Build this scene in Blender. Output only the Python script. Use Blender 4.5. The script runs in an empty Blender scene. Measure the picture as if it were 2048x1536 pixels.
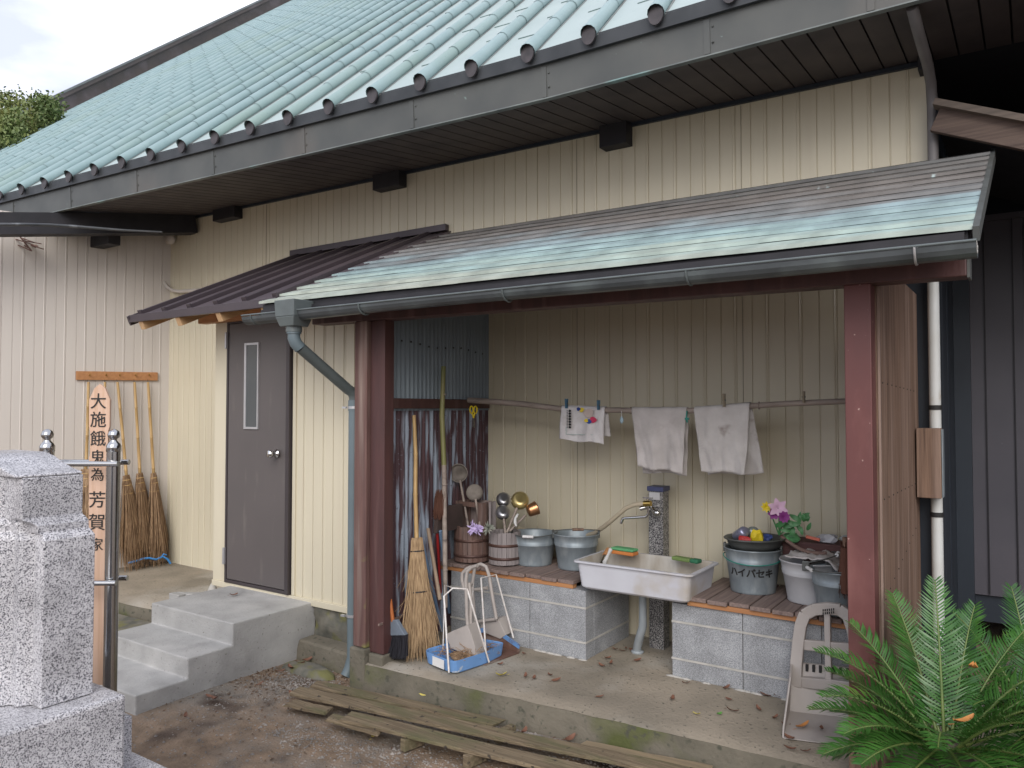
import bpy, bmesh, math, random
from mathutils import Vector, Matrix, Euler, noise
random.seed(7)
R = math.radians
SC = bpy.context.scene
COL = SC.collection
# ------------------------------------------------------------------ camera
FPX = 1538.0
PITCH = math.atan(47 / FPX)
YAW = math.atan(1047 / FPX)
CH = 1.62
cam = bpy.data.cameras.new('camera')
cam.sensor_width = 36
cam.lens = FPX / 2048 * 36
cam.clip_start = .05
cam.clip_end = 500
co = bpy.data.objects.new('camera', cam)
COL.objects.link(co)
co.location = (0, 0, CH)
co.rotation_euler = (R(90) + PITCH, 0, YAW)
SC.camera = co
# ------------------------------------------------------------------ world, overcast
SUN_EL, SUN_AZ = R(33), R(150)     # azimuth measured clockwise from +Y: light comes from behind the camera
w = bpy.data.worlds.new('World'); SC.world = w; w.use_nodes = True
nt = w.node_tree; nt.nodes.clear()
N = nt.nodes.new; L = nt.links.new
sky = N('ShaderNodeTexSky'); sky.sky_type = 'NISHITA'; sky.sun_disc = False
sky.sun_elevation = SUN_EL; sky.sun_rotation = SUN_AZ; sky.dust_density = 4; sky.air_density = 1
tc = N('ShaderNodeTexCoord'); mp = N('ShaderNodeMapping'); mp.inputs['Scale'].default_value = (1, 1, 2.6)
cn = N('ShaderNodeTexNoise'); cn.inputs['Scale'].default_value = 2.6; cn.inputs['Detail'].default_value = 7; cn.inputs['Roughness'].default_value = .5
cr = N('ShaderNodeValToRGB'); cr.color_ramp.elements[0].position = .45; cr.color_ramp.elements[1].position = .66
cr.color_ramp.elements[0].color = (4.7, 4.95, 6.0, 1); cr.color_ramp.elements[1].color = (9.6, 9.7, 10.1, 1)
mx = N('ShaderNodeMix'); mx.data_type = 'RGBA'; mx.inputs[0].default_value = .86
bg = N('ShaderNodeBackground'); bg.inputs['Strength'].default_value = .112
out = N('ShaderNodeOutputWorld')
L(tc.outputs['Generated'], mp.inputs[0]); L(mp.outputs[0], cn.inputs[0]); L(cn.outputs['Fac'], cr.inputs[0])
L(sky.outputs[0], mx.inputs[6]); L(cr.outputs[0], mx.inputs[7]); L(mx.outputs[2], bg.inputs[0]); L(bg.outputs[0], out.inputs[0])
sl = bpy.data.lights.new('sun', 'SUN'); sl.energy = 1.1; sl.angle = R(40); sl.color = (1, .975, .94)
so = bpy.data.objects.new('sun', sl); COL.objects.link(so)
sd = Vector((math.sin(SUN_AZ) * math.cos(SUN_EL), math.cos(SUN_AZ) * math.cos(SUN_EL), math.sin(SUN_EL)))
so.rotation_euler = sd.to_track_quat('Z', 'Y').to_euler()
so.location = (0, -4, 12)
SC.view_settings.view_transform = 'Standard'; SC.view_settings.look = 'None'
SC.view_settings.exposure = 0.83; SC.view_settings.gamma = 1
SC.cycles.max_bounces = 6
# ------------------------------------------------------------------ measuring helpers: where a sight line meets a real plane
_cp, _sp, _cy, _sy = math.cos(PITCH), math.sin(PITCH), math.cos(YAW), math.sin(YAW)
def _ray(u, v):
    r = (u - 1024) / FPX; up = (768 - v) / FPX
    fh = _cp - _sp * up; z = _sp + _cp * up
    return Vector((r * _cy - fh * _sy, r * _sy + fh * _cy, z))
def onY(u, v, y): d = _ray(u, v); t = y / d.y; return Vector((d.x * t, y, CH + d.z * t))
def onX(u, v, x): d = _ray(u, v); t = x / d.x; return Vector((x, d.y * t, CH + d.z * t))
def onZ(u, v, z): d = _ray(u, v); t = (z - CH) / d.z; return Vector((d.x * t, d.y * t, z))
# ------------------------------------------------------------------ materials
MATS = {}
def mat(name, c1, c2=None, scale=6, rough=.7, stretch=(1, 1, 1), bump=0, bscale=None, c3=None, s3=3, t3=(.5, .6), st3=None,
        metal=0, detail=5, trans=0, spec=.5, c4=None, s4=40, t4=(.6, .7)):
    if name in MATS: return MATS[name]
    m = bpy.data.materials.new(name); m.use_nodes = True
    nt = m.node_tree; b = nt.nodes['Principled BSDF']
    N = nt.nodes.new; L = nt.links.new
    b.inputs['Roughness'].default_value = rough; b.inputs['Metallic'].default_value = metal
    b.inputs['Specular IOR Level'].default_value = spec
    if trans: b.inputs['Transmission Weight'].default_value = trans; b.inputs['IOR'].default_value = 1.3
    tc = N('ShaderNodeTexCoord')
    def nz(sc, st, det=detail):
        mp = N('ShaderNodeMapping'); mp.inputs['Scale'].default_value = st
        n = N('ShaderNodeTexNoise'); n.inputs['Scale'].default_value = sc; n.inputs['Detail'].default_value = det
        L(tc.outputs['Object'], mp.inputs[0]); L(mp.outputs[0], n.inputs[0]); return n.outputs['Fac']
    def ramp(v, lo, hi):
        r = N('ShaderNodeMapRange'); r.inputs[1].default_value = lo; r.inputs[2].default_value = hi; L(v, r.inputs[0]); return r.outputs[0]
    def mix(f, a, bb):
        x = N('ShaderNodeMix'); x.data_type = 'RGBA'; L(f, x.inputs[0])
        for i, c in ((6, a), (7, bb)):
            if isinstance(c, tuple): x.inputs[i].default_value = (*c, 1)
            else: L(c, x.inputs[i])
        return x.outputs[2]
    if c2 is None: c2 = tuple(v * .82 for v in c1)
    f = nz(scale, stretch)
    col = mix(ramp(f, .32, .68), c1, c2)
    if c3: col = mix(ramp(nz(s3, st3 or stretch), *t3), col, c3)
    if c4: col = mix(ramp(nz(s4, (1, 1, 1), 2), *t4), col, c4)
    L(col, b.inputs['Base Color'])
    rr = N('ShaderNodeMapRange'); rr.inputs[3].default_value = max(.03, rough - .1); rr.inputs[4].default_value = min(1, rough + .12); L(f, rr.inputs[0]); L(rr.outputs[0], b.inputs['Roughness'])
    if bump:
        bp = N('ShaderNodeBump'); bp.inputs['Strength'].default_value = bump; bp.inputs['Distance'].default_value = .01
        L(nz(bscale or scale * 4, stretch, 6), bp.inputs['Height']); L(bp.outputs[0], b.inputs['Normal'])
    MATS[name] = m
    return m
def granite_mat(name, stops, sc=190):
    m = bpy.data.materials.new(name); m.use_nodes = True; nt = m.node_tree; b = nt.nodes['Principled BSDF']
    N = nt.nodes.new; L = nt.links.new; tc = N('ShaderNodeTexCoord')
    n = N('ShaderNodeTexNoise'); n.inputs['Scale'].default_value = sc; n.inputs['Detail'].default_value = 1.5; n.inputs['Roughness'].default_value = .6
    v = N('ShaderNodeTexVoronoi'); v.inputs['Scale'].default_value = sc * 1.1
    L(tc.outputs['Object'], n.inputs[0]); L(tc.outputs['Object'], v.inputs[0])
    a = N('ShaderNodeMath'); a.operation = 'MULTIPLY_ADD'; a.inputs[1].default_value = .38; L(v.outputs['Color'], a.inputs[0])
    s = N('ShaderNodeMath'); s.operation = 'SUBTRACT'; L(n.outputs['Fac'], s.inputs[0]); s.inputs[1].default_value = .19; L(s.outputs[0], a.inputs[2])
    r = N('ShaderNodeValToRGB'); el = r.color_ramp.elements
    el[0].position, el[0].color = stops[0][0], (*stops[0][1], 1); el[1].position, el[1].color = stops[1][0], (*stops[1][1], 1)
    for p, c in stops[2:]:
        e = el.new(p); e.color = (*c, 1)
    L(a.outputs[0], r.inputs[0]); b.inputs['Roughness'].default_value = .32
    n2 = N('ShaderNodeTexNoise'); n2.inputs['Scale'].default_value = 7; n2.inputs['Detail'].default_value = 8; L(tc.outputs['Object'], n2.inputs[0])
    g2 = N('ShaderNodeMapRange'); g2.inputs[1].default_value = .3; g2.inputs[2].default_value = .7; g2.inputs[3].default_value = .74; g2.inputs[4].default_value = 1.1; L(n2.outputs['Fac'], g2.inputs[0])
    x = N('ShaderNodeMix'); x.data_type = 'RGBA'; x.blend_type = 'MULTIPLY'; x.inputs[0].default_value = 1; L(r.outputs[0], x.inputs[6]); L(g2.outputs[0], x.inputs[7]); L(x.outputs[2], b.inputs['Base Color'])
    MATS[name] = m; return m
cream = mat('cream_siding', (.615, .56, .425), (.57, .52, .395), 2.5, .42, (1, 1, .3), c3=(.56, .50, .38), s3=3, t3=(.56, .8), st3=(5, 5, .25))
annex_m = mat('annex_siding', (.61, .565, .515), (.57, .525, .48), 2, .5, (1, 1, .3), c3=(.52, .475, .43), s3=3, t3=(.58, .8), st3=(4, 4, .25))
soffit_m = mat('soffit_board', (.06, .047, .045), (.042, .034, .034), 5, .6)
black_m = mat('blackened_wood', (.02, .018, .022), (.012, .012, .015), 8, .6)
fascia_m = mat('fascia_metal', (.082, .086, .080), (.058, .063, .062), 3, .5, c3=(.11, .10, .088), s3=1.3, t3=(.55, .8), c4=(.16, .22, .2), s4=25, t4=(.74, .8))
fascia_d = mat('drip_metal', (.055, .06, .065), (.035, .04, .045), 6, .45, metal=.2)
copper_g = mat('verdigris', (.32, .39, .385), (.37, .44, .43), 3, .6, c3=(.36, .43, .425), s3=1.2, t3=(.45, .7), c4=(.25, .36, .33), s4=30, t4=(.66, .8))
copper_rib = mat('verdigris_rib', (.205, .30, .305), (.26, .355, .36), 4, .45, c3=(.225, .31, .275), s3=.7, t3=(.5, .75), c4=(.18, .28, .26), s4=50, t4=(.66, .8))
brown_cu = mat('brown_copper', (.13, .105, .095), (.09, .078, .075), 3, .45, c3=(.17, .14, .14), s3=1.5, metal=.3)
capm = mat('end_cap_metal', (.075, .065, .068), (.045, .042, .045), 20, .5, metal=.3)
corr_up = mat('corrugated_grey', (.23, .28, .31), (.17, .21, .24), 5, .5, (1, 1, .2))
corr_lo = mat('corrugated_maroon', (.085, .035, .04), (.06, .028, .034), 6, .6, (1, 1, .25), c3=(.30, .35, .42), s3=4, t3=(.50, .60), st3=(6, 6, .55), c4=(.16, .16, .19), s4=60, t4=(.66, .74))
maroon = mat('maroon_paint', (.088, .037, .034), (.06, .028, .027), 5, .55, (3, 3, .4), c3=(.16, .09, .08), s3=3, t3=(.55, .8), st3=(4, 4, .3), bump=.15)
redpaint = mat('red_paint', (.135, .043, .038), (.10, .036, .034), 3, .5, (1, 1, .4), c4=(.36, .24, .21), s4=55, t4=(.73, .76), c3=(.20, .085, .075), s3=5, t3=(.55, .75))
oldwood = mat('weathered_wood', (.235, .145, .098), (.10, .06, .042), 9, .75, (9, 9, .3), bump=.4, c3=(.29, .20, .155), s3=2, t3=(.5, .7), st3=(5, 5, .3))
oldwood_x = mat('weathered_wood_x', (.13, .09, .07), (.08, .055, .045), 9, .75, (.35, 9, 9), bump=.3)
greenwood = mat('mossy_plank', (.26, .20, .125), (.12, .088, .054), 7, .9, (.35, 9, 9), bump=.8, c3=(.13, .12, .06), s3=3.5, t3=(.5, .68), st3=(1, 3, 3), c4=(.05, .04, .03), s4=30, t4=(.66, .72))
shelfwood = mat('shelf_wood', (.27, .20, .175), (.17, .125, .11), 8, .8, (9, .4, 9), bump=.4, c3=(.12, .08, .075), s3=3, t3=(.55, .75))
orangewood = mat('new_timber', (.48, .235, .095), (.38, .17, .07), 6, .6, (.4, 6, 6), bump=.1)
orangewood_y = mat('new_timber_y', (.58, .38, .21), (.46, .28, .14), 6, .6, (6, .5, 6))
concrete = mat('concrete', (.40, .395, .38), (.27, .265, .255), 3.5, .85, bump=.35, bscale=70, c3=(.47, .46, .44), s3=2.2, t3=(.5, .7), c4=(.17, .16, .14), s4=75, t4=(.68, .74), detail=10)
slab_m = mat('worn_concrete', (.34, .29, .225), (.20, .175, .135), 2.6, .92, bump=.6, bscale=55, c3=(.39, .36, .31), s3=1.4, t3=(.52, .68), c4=(.11, .10, .075), s4=55, t4=(.64, .72), detail=10)
slab_edge = mat('mossy_concrete', (.17, .15, .115), (.11, .10, .075), 5, .95, bump=.6, bscale=35, c3=(.085, .095, .03), s3=2.6, t3=(.5, .66), c4=(.07, .07, .05), s4=26, t4=(.60, .72))
mossstone = mat('mossy_stone', (.19, .175, .14), (.09, .09, .075), 9, .95, bump=.8, bscale=25, c3=(.15, .145, .055), s3=6, t3=(.5, .6))
block_m = granite_mat('concrete_block', [(.25, (.15, .155, .165)), (.5, (.31, .32, .335)), (.75, (.46, .47, .485))], 300); block_m.node_tree.nodes['Principled BSDF'].inputs['Roughness'].default_value = .9
mortar_m = mat('mortar', (.48, .46, .43), (.38, .37, .34), 15, .9)
granite = granite_mat('speckled_granite', [(.28, (.05, .05, .06)), (.38, (.19, .185, .20)), (.47, (.42, .41, .43)), (.60, (.60, .59, .60))], 250)
granite_tap = granite_mat('dark_granite', [(.34, (.02, .02, .025)), (.48, (.12, .115, .12)), (.58, (.40, .39, .38))], 150)
steel = mat('stainless', (.50, .50, .50), (.42, .42, .42), 3, .16, metal=1)
chrome = mat('chrome', (.7, .7, .7), (.6, .6, .6), 3, .12, metal=1)
brass = mat('brass', (.6, .42, .14), (.5, .35, .1), 8, .3, metal=1)
galv = mat('galvanised', (.29, .335, .36), (.19, .225, .25), 14, .45, (1, 1, .5), metal=.35, c3=(.33, .37, .39), s3=14, t3=(.5, .65))
galv_d = mat('dark_galvanised', (.15, .16, .155), (.10, .105, .10), 9, .5, metal=.4)
doorm = mat('door_paint', (.105, .092, .09), (.095, .084, .082), 2, .42, c3=(.14, .125, .115), s3=5, t3=(.60, .8), st3=(3, 1, .6))
door_dk = mat('door_edge', (.05, .04, .042), (.04, .033, .035), 4, .45)
glassd = mat('dark_glass', (.05, .06, .065), (.07, .08, .085), 2, .06, spec=.9)
alu = mat('aluminium', (.55, .55, .56), (.48, .48, .49), 10, .35, metal=.6)
pipe_gy = mat('grey_pipe', (.135, .175, .195), (.11, .145, .16), 4, .45)
pipe_wh = mat('white_pipe', (.62, .64, .64), (.5, .5, .47), 3, .45, c3=(.3, .22, .13), s3=5, t3=(.62, .75))
gut_m = mat('gutter_plastic', (.075, .085, .09), (.05, .057, .06), 6, .35, c3=(.11, .13, .13), s3=4, t3=(.5, .7))
hop_m = mat('hopper_plastic', (.11, .13, .13), (.085, .10, .10), 9, .4)
brownroof = mat('brown_sheet', (.115, .092, .10), (.095, .078, .088), 3, .38, metal=.2)
brownroof_d = mat('brown_sheet_rib', (.07, .055, .062), (.055, .044, .05), 3, .4, metal=.2)
navy = mat('navy_sheet', (.02, .028, .04), (.014, .02, .03), 2, .5)
purple = mat('dark_sheet', (.085, .08, .095), (.055, .053, .066), 1.2, .45, c4=(.2, .2, .22), s4=50, t4=(.77, .79))
dark = mat('dark_void', (.012, .013, .018), (.009, .01, .014), 3, .8)  # near-black: the shade of the deep opening is put into the colour
bamboo_y = mat('bamboo_dry', (.50, .33, .14), (.38, .24, .10), 12, .5, (6, 6, .6))
bamboo_g = mat('bamboo_green', (.16, .18, .055), (.24, .21, .09), 3, .5, (2, 2, .8))
bamboo_w = mat('bamboo_grey', (.36, .30, .26), (.22, .18, .155), 5, .7, (1, 4, 4), c3=(.14, .11, .10), s3=5, t3=(.6, .7))
straw = mat('straw', (.46, .32, .18), (.22, .14, .075), 60, .8, (1.5, 1.5, .12))
straw_d = mat('twig', (.42, .28, .16), (.17, .10, .055), 60, .85, (1.5, 1.5, .12))
cloth = mat('grey_cloth', (.56, .525, .51), (.45, .42, .405), 9, .95, bump=.3, bscale=90, c3=(.30, .25, .24), s3=5, t3=(.60, .78))
cloth_w = mat('white_cloth', (.68, .66, .66), (.55, .52, .52), 9, .95, bump=.3, bscale=90, c3=(.45, .41, .38), s3=8, t3=(.6, .8))
ink = mat('ink', (.015, .014, .014), (.02, .02, .02), 5, .7)
sotoba_m = mat('plain_board', (.62, .43, .32), (.52, .33, .22), 7, .6, (9, 9, .4))
whitepl = mat('white_plastic', (.72, .72, .72), (.64, .64, .63), 6, .4)
greypl = mat('taupe_plastic', (.43, .39, .36), (.37, .335, .31), 5, .55, c3=(.24, .21, .19), s3=4, t3=(.55, .75))
sink_m = mat('sink_plastic', (.55, .56, .60), (.50, .50, .54), 5, .5, c3=(.42, .38, .33), s3=4, t3=(.56, .72))
sink_in = mat('sink_inner', (.42, .38, .32), (.32, .28, .23), 5, .6, (1, 1, .4), c3=(.5, .48, .44), s3=6, t3=(.5, .65))
bluetin = mat('blue_enamel', (.16, .32, .62), (.13, .27, .52), 7, .4, c3=(.14, .07, .045), s3=7, t3=(.60, .66), c4=(.45, .5, .56), s4=18, t4=(.68, .74))
rusty = mat('rusty_tin', (.17, .085, .06), (.11, .06, .045), 9, .8, c3=(.25, .19, .16), s3=4)
whitewire = mat('white_enamel_wire', (.70, .68, .66), (.55, .5, .46), 30, .4)
pailwood = mat('dark_pail_wood', (.16, .092, .072), (.10, .06, .05), 7, .75, (7, 7, .5), bump=.3, c3=(.2, .15, .135), s3=3, t3=(.5, .7))
pailgrey = mat('grey_pail_wood', (.30, .265, .26), (.20, .175, .175), 7, .75, (7, 7, .5), bump=.3)
hoop = mat('copper_hoop', (.12, .065, .05), (.08, .045, .04), 9, .5, metal=.4)
leaf_g = mat('cycad_leaf', (.024, .085, .014), (.055, .15, .026), 14, .33, c3=(.10, .16, .03), s3=5, t3=(.62, .75))
leaf_d = mat('cycad_leaf_dark', (.018, .065, .014), (.04, .115, .024), 14, .3)
rachis = mat('cycad_rachis', (.13, .17, .045), (.08, .13, .03), 9, .5)
bark = mat('bark', (.08, .06, .045), (.04, .03, .025), 12, .95, bump=.8)
treeleaf = mat('tree_leaf', (.115, .16, .04), (.06, .10, .022), 2.3, .6, c3=(.24, .22, .05), s3=.6, t3=(.5, .7))
soil = mat('dirt', (.26, .185, .125), (.14, .098, .066), 9, .97, bump=1.0, bscale=70, c3=(.20, .18, .155), s3=1.6, t3=(.46, .62), c4=(.065, .042, .03), s4=3.2, t4=(.56, .68), detail=12)
pebble = mat('pebble', (.30, .27, .24), (.12, .11, .10), 9, .9)
leaf_b = mat('dead_leaf', (.19, .085, .05), (.10, .05, .035), 30, .7)
leaf_o = mat('orange_leaf', (.50, .22, .06), (.38, .14, .05), 30, .6)
leaf_y = mat('yellow_leaf', (.60, .52, .12), (.50, .38, .09), 30, .6)
leaf_gr = mat('fresh_leaf', (.10, .28, .05), (.08, .2, .04), 30, .5)
hose_m = mat('beige_hose', (.52, .45, .33), (.45, .38, .28), 6, .5)
def flat(name, c, rough=.5, metal=0): return mat(name, c, tuple(v * .88 for v in c), 20, rough, metal=metal)
red_m = flat('red_plastic', (.45, .03, .03)); blue_m = flat('blue_plastic', (.08, .22, .42)); teal_m = flat('teal_plastic', (.02, .25, .20))
yel_m = flat('yellow_plastic', (.72, .55, .02)); green_m = flat('green_sponge', (.12, .38, .17), .9); green2 = flat('dull_green_sponge', (.17, .25, .08), .9); orange_m = flat('orange_sponge', (.62, .22, .06), .9)
pink_m = flat('pink_petal', (.68, .45, .60), .7); lilac = flat('lilac_petal', (.60, .48, .78), .7); purp_m = flat('purple_petal', (.22, .03, .20), .6)
leafpl = flat('plastic_leaf', (.06, .22, .07), .45); goldm = flat('gold_aluminium', (.62, .50, .22), .3, .8); coppm = flat('copper_metal', (.55, .28, .14), .3, .85)
silver = flat('silver_aluminium', (.45, .45, .47), .3, .9); orangeb = flat('orange_stick', (.42, .13, .035), .5); brist = flat('black_bristle', (.015, .014, .02), .8)
greyhead = flat('grey_broom_head', (.16, .19, .23), .5); bluestick = flat('blue_stick', (.16, .24, .36), .4); brownbr = flat('russet_bristle', (.11, .045, .028), .9)
# ------------------------------------------------------------------ mesh builder
class MB:
    def __init__(s): s.v = []; s.f = []; s.sm = []; s.M = None; s.mi = []; s.cm = 0
    def add(s, vs, fs, smooth=False):
        b = len(s.v)
        for p in vs:
            p = Vector(p); s.v.append(s.M @ p if s.M is not None else p)
        for f in fs: s.f.append([b + i for i in f]); s.sm.append(smooth); s.mi.append(s.cm)
        return s
    def box(s, x0, x1, y0, y1, z0, z1):
        return s.add([(x0, y0, z0), (x1, y0, z0), (x1, y1, z0), (x0, y1, z0), (x0, y0, z1), (x1, y0, z1), (x1, y1, z1), (x0, y1, z1)],
                     [(0, 3, 2, 1), (4, 5, 6, 7), (0, 1, 5, 4), (1, 2, 6, 5), (2, 3, 7, 6), (3, 0, 4, 7)])
    def hexa(s, b, t):          # two quads
        return s.add(list(b) + list(t), [(0, 3, 2, 1), (4, 5, 6, 7), (0, 1, 5, 4), (1, 2, 6, 5), (2, 3, 7, 6), (3, 0, 4, 7)])
    def beam(s, p, q, wd, h, up=(0, 0, 1), ext=0):
        p = Vector(p); q = Vector(q); d = (q - p).normalized(); p = p - d * ext; q = q + d * ext
        a = d.cross(Vector(up)).normalized() * wd / 2; u = a.cross(d).normalized() * h / 2
        return s.hexa([p - a - u, p + a - u, p + a + u, p - a + u], [q - a - u, q + a - u, q + a + u, q - a + u])
    def tube(s, pts, r, n=8, cap=True, smooth=True):
        pts = [Vector(p) for p in pts]; k = len(pts)
        rs = r if isinstance(r, (list, tuple)) else [r] * k
        vs = []; fs = []; ref = None
        for i, p in enumerate(pts):
            d = (pts[min(i + 1, k - 1)] - pts[max(i - 1, 0)]).normalized()
            if ref is None: ref = Vector((0, 0, 1)) if abs(d.z) < .9 else Vector((1, 0, 0))
            a = d.cross(ref).normalized(); b = a.cross(d).normalized(); ref = b
            for j in range(n):
                t = 2 * math.pi * j / n; vs.append(p + (a * math.cos(t) + b * math.sin(t)) * rs[i])
        for i in range(k - 1):
            for j in range(n):
                j2 = (j + 1) % n; fs.append((i * n + j, i * n + j2, (i + 1) * n + j2, (i + 1) * n + j))
        s.add(vs, fs, smooth)
        if cap:
            s.add(vs[:n], [tuple(range(n))]); s.add(vs[-n:], [tuple(range(n - 1, -1, -1))])
        return s
    def lathe(s, prof, n=24, M=None, smooth=True):
        vs = []; fs = []
        for r, z in prof:
            for j in range(n):
                t = 2 * math.pi * j / n; vs.append(Vector((r * math.cos(t), r * math.sin(t), z)))
        if M is not None: vs = [M @ v for v in vs]
        for i in range(len(prof) - 1):
            for j in range(n):
                j2 = (j + 1) % n; fs.append((i * n + j, i * n + j2, (i + 1) * n + j2, (i + 1) * n + j))
        return s.add(vs, fs, smooth)
    def grid(s, nx, ny, fn, smooth=True):
        vs = [fn(i / nx, j / ny) for j in range(ny + 1) for i in range(nx + 1)]
        fs = [(j * (nx + 1) + i, j * (nx + 1) + i + 1, (j + 1) * (nx + 1) + i + 1, (j + 1) * (nx + 1) + i) for j in range(ny) for i in range(nx)]
        return s.add(vs, fs, smooth)
    def extr(s, poly, a, b):     # poly: 3-D points, extruded by vector b (a unused offset)
        n = len(poly); P = [Vector(p) + Vector(a) for p in poly]; Q = [p + Vector(b) for p in P]
        return s.add(P + Q, [tuple(range(n - 1, -1, -1)), tuple(range(n, 2 * n))] + [(i, (i + 1) % n, n + (i + 1) % n, n + i) for i in range(n)])
    def ico(s, c, r, M=None, sub=1, jit=0):
        bm = bmesh.new(); bmesh.ops.create_icosphere(bm, subdivisions=sub, radius=1)
        vs = []
        for v in bm.verts:
            p = v.co * (1 + random.uniform(-jit, jit)); p = Vector((p.x * r[0], p.y * r[1], p.z * r[2]))
            vs.append((M @ p if M is not None else p) + Vector(c))
        fs = [tuple(v.index for v in f.verts) for f in bm.faces]; bm.free()
        return s.add(vs, fs, True)
def obj(name, mb, m, parent=None, local=False, bevel=0, solid=0, sub=0):
    me = bpy.data.meshes.new(name)
    off = Vector((0, 0, 0))
    if not local:
        p = parent
        while p is not None: off += p.location; p = p.parent
    vs = [v - off for v in mb.v]
    me.from_pydata([tuple(v) for v in vs], [], mb.f)
    me.polygons.foreach_set('use_smooth', mb.sm)
    if isinstance(m, (list, tuple)):
        for q in m: me.materials.append(q)
        me.polygons.foreach_set('material_index', mb.mi)
    else: me.materials.append(m)
    me.update()
    o = bpy.data.objects.new(name, me); COL.objects.link(o)
    if parent: o.parent = parent
    if solid: md = o.modifiers.new('s', 'SOLIDIFY'); md.thickness = solid; md.offset = 0
    if sub: md = o.modifiers.new('sub', 'SUBSURF'); md.levels = sub; md.render_levels = sub
    if bevel:
        md = o.modifiers.new('b', 'BEVEL'); md.width = bevel; md.segments = 2; md.limit_method = 'ANGLE'; md.angle_limit = R(40)
    return o
def tag(o, label=None, cat=None, group=None, kind=None):
    if label: o['label'] = label
    if cat: o['category'] = cat
    if group: o['group'] = group
    if kind: o['kind'] = kind
    return o
def thing(name, label, cat, loc=(0, 0, 0), group=None, rot=None):
    o = bpy.data.objects.new(name, None); COL.objects.link(o); o.location = loc; o.empty_display_size = .1
    if rot: o.rotation_euler = rot
    return tag(o, label, cat, group)
def copy_tree(o, parent=None):
    c = o.copy(); COL.objects.link(c)
    if parent: c.parent = parent
    for ch in list(o.children): copy_tree(ch, c)
    return c
def text_mb(body, size, M, thick=.0006, bold=0):
    cu = bpy.data.curves.new('t', 'FONT'); cu.body = body; cu.size = size; cu.align_x = 'CENTER'; cu.align_y = 'CENTER'; cu.extrude = thick; cu.offset = bold
    o = bpy.data.objects.new('t', cu); COL.objects.link(o)
    bpy.context.view_layer.update()
    me = bpy.data.meshes.new_from_object(o.evaluated_get(bpy.context.evaluated_depsgraph_get()))
    mb = MB(); mb.add([M @ v.co for v in me.vertices], [tuple(p.vertices) for p in me.polygons])
    bpy.data.objects.remove(o); bpy.data.curves.remove(cu); bpy.data.meshes.remove(me)
    return mb
def frame(o, x, y):       # matrix with origin o, local x and y axes given
    x = Vector(x).normalized(); y = Vector(y); z = x.cross(y).normalized(); y = z.cross(x)
    return Matrix(((x.x, y.x, z.x, o[0]), (x.y, y.y, z.y, o[1]), (x.z, y.z, z.z, o[2]), (0, 0, 0, 1)))
def siding(mb, p0, d, n, L_, z0, z1f, per=.095, depth=.006):
    """profiled sheet: p0 start, d unit direction, n outward normal"""
    p0 = Vector(p0); d = Vector(d); n = Vector(n); pts = []
    k = 0; s = 0
    while s < L_:
        if k % 2 == 0: seq = [(0, 0), (per - .013, 0), (per - .011, -depth), (per - .007, -depth), (per - .005, 0)]
        else: seq = [(0, 0), (.006, .0035), (.012, 0), (per - .012, 0), (per - .010, -depth), (per - .006, -depth), (per - .004, 0)]
        for a, b in seq:
            if s + a < L_: pts.append((s + a, b))
        s += per; k += 1
    pts.append((L_, 0))
    vs = []; fs = []
    for a, b in pts:
        q = p0 + d * a + n * b
        vs.append((q.x, q.y, z0)); vs.append((q.x, q.y, z1f(q.x) if callable(z1f) else z1f))
    for i in range(len(pts) - 1): fs.append((2 * i, 2 * i + 2, 2 * i + 3, 2 * i + 1))
    return mb.add(vs, fs)
# ------------------------------------------------------------------ structure: ground, slab, steps
def gz(x, y):
    z = noise.noise(Vector((x * .9, y * .9, 0))) * .018 + noise.noise(Vector((x * 5, y * 5, 3))) * .006
    if x < -4.2 and y > 1.0: z -= .10 * min(1, (-4.2 - x) / .9)
    return z - .012
g = MB()
def axis(lo, hi, fine_lo, fine_hi, step):
    a = [fine_lo + i * step for i in range(int((fine_hi - fine_lo) / step) + 1)]
    x = fine_lo
    st = step
    while x > lo: st *= 1.5; x -= st; a.insert(0, x)
    x = a[-1]; st = step
    while x < hi: st *= 1.5; x += st; a.append(x)
    return a
gx = axis(-60, 50, -8.2, 2, .07); gy = axis(-50, 80, 0, 5, .07)
g.add([(x, y, gz(x, y)) for y in gy for x in gx], [(j * len(gx) + i, j * len(gx) + i + 1, (j + 1) * len(gx) + i + 1, (j + 1) * len(gx) + i) for j in range(len(gy) - 1) for i in range(len(gx) - 1)], True)
tag(obj('ground', g, soil), kind='structure')
SZ = .15
def edge_y(x): return 3.235 + .055 * (x + 3.2)
s = MB(); n = 60
def slabtop(u, v):
    x = -3.30 + 3.15 * u; y0 = edge_y(x) + .012 * noise.noise(Vector((x * 7, 0, 0))); y = y0 + (4.62 - y0) * v
    z = SZ + .003 * noise.noise(Vector((x * 4, y * 4, 1)))
    if v == 0: z -= .014
    return (x, y, z)
s.grid(n, 24, slabtop)
sl_ = tag(obj('concrete_slab', s, slab_m), kind='structure')
s = MB()
s.grid(n, 6, lambda u, v: (-3.30 + 3.15 * u, edge_y(-3.3 + 3.15 * u) + .012 * noise.noise(Vector(((-3.3 + 3.15 * u) * 7, 0, 0))) - .012 * (1 - v) + .006 * noise.noise(Vector((u * 40, v * 3, 2))) * (v < 1), -.06 + (.06 + SZ - .014 + .003 * 0) * v))
s.grid(2, 20, lambda u, v: (-3.30, edge_y(-3.3) + 1.3 * v, -.06 + .21 * u))
o = obj('slab_edge', s, slab_edge, sl_); o['label'] = 'mossy damp front edge of the concrete slab'
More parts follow.
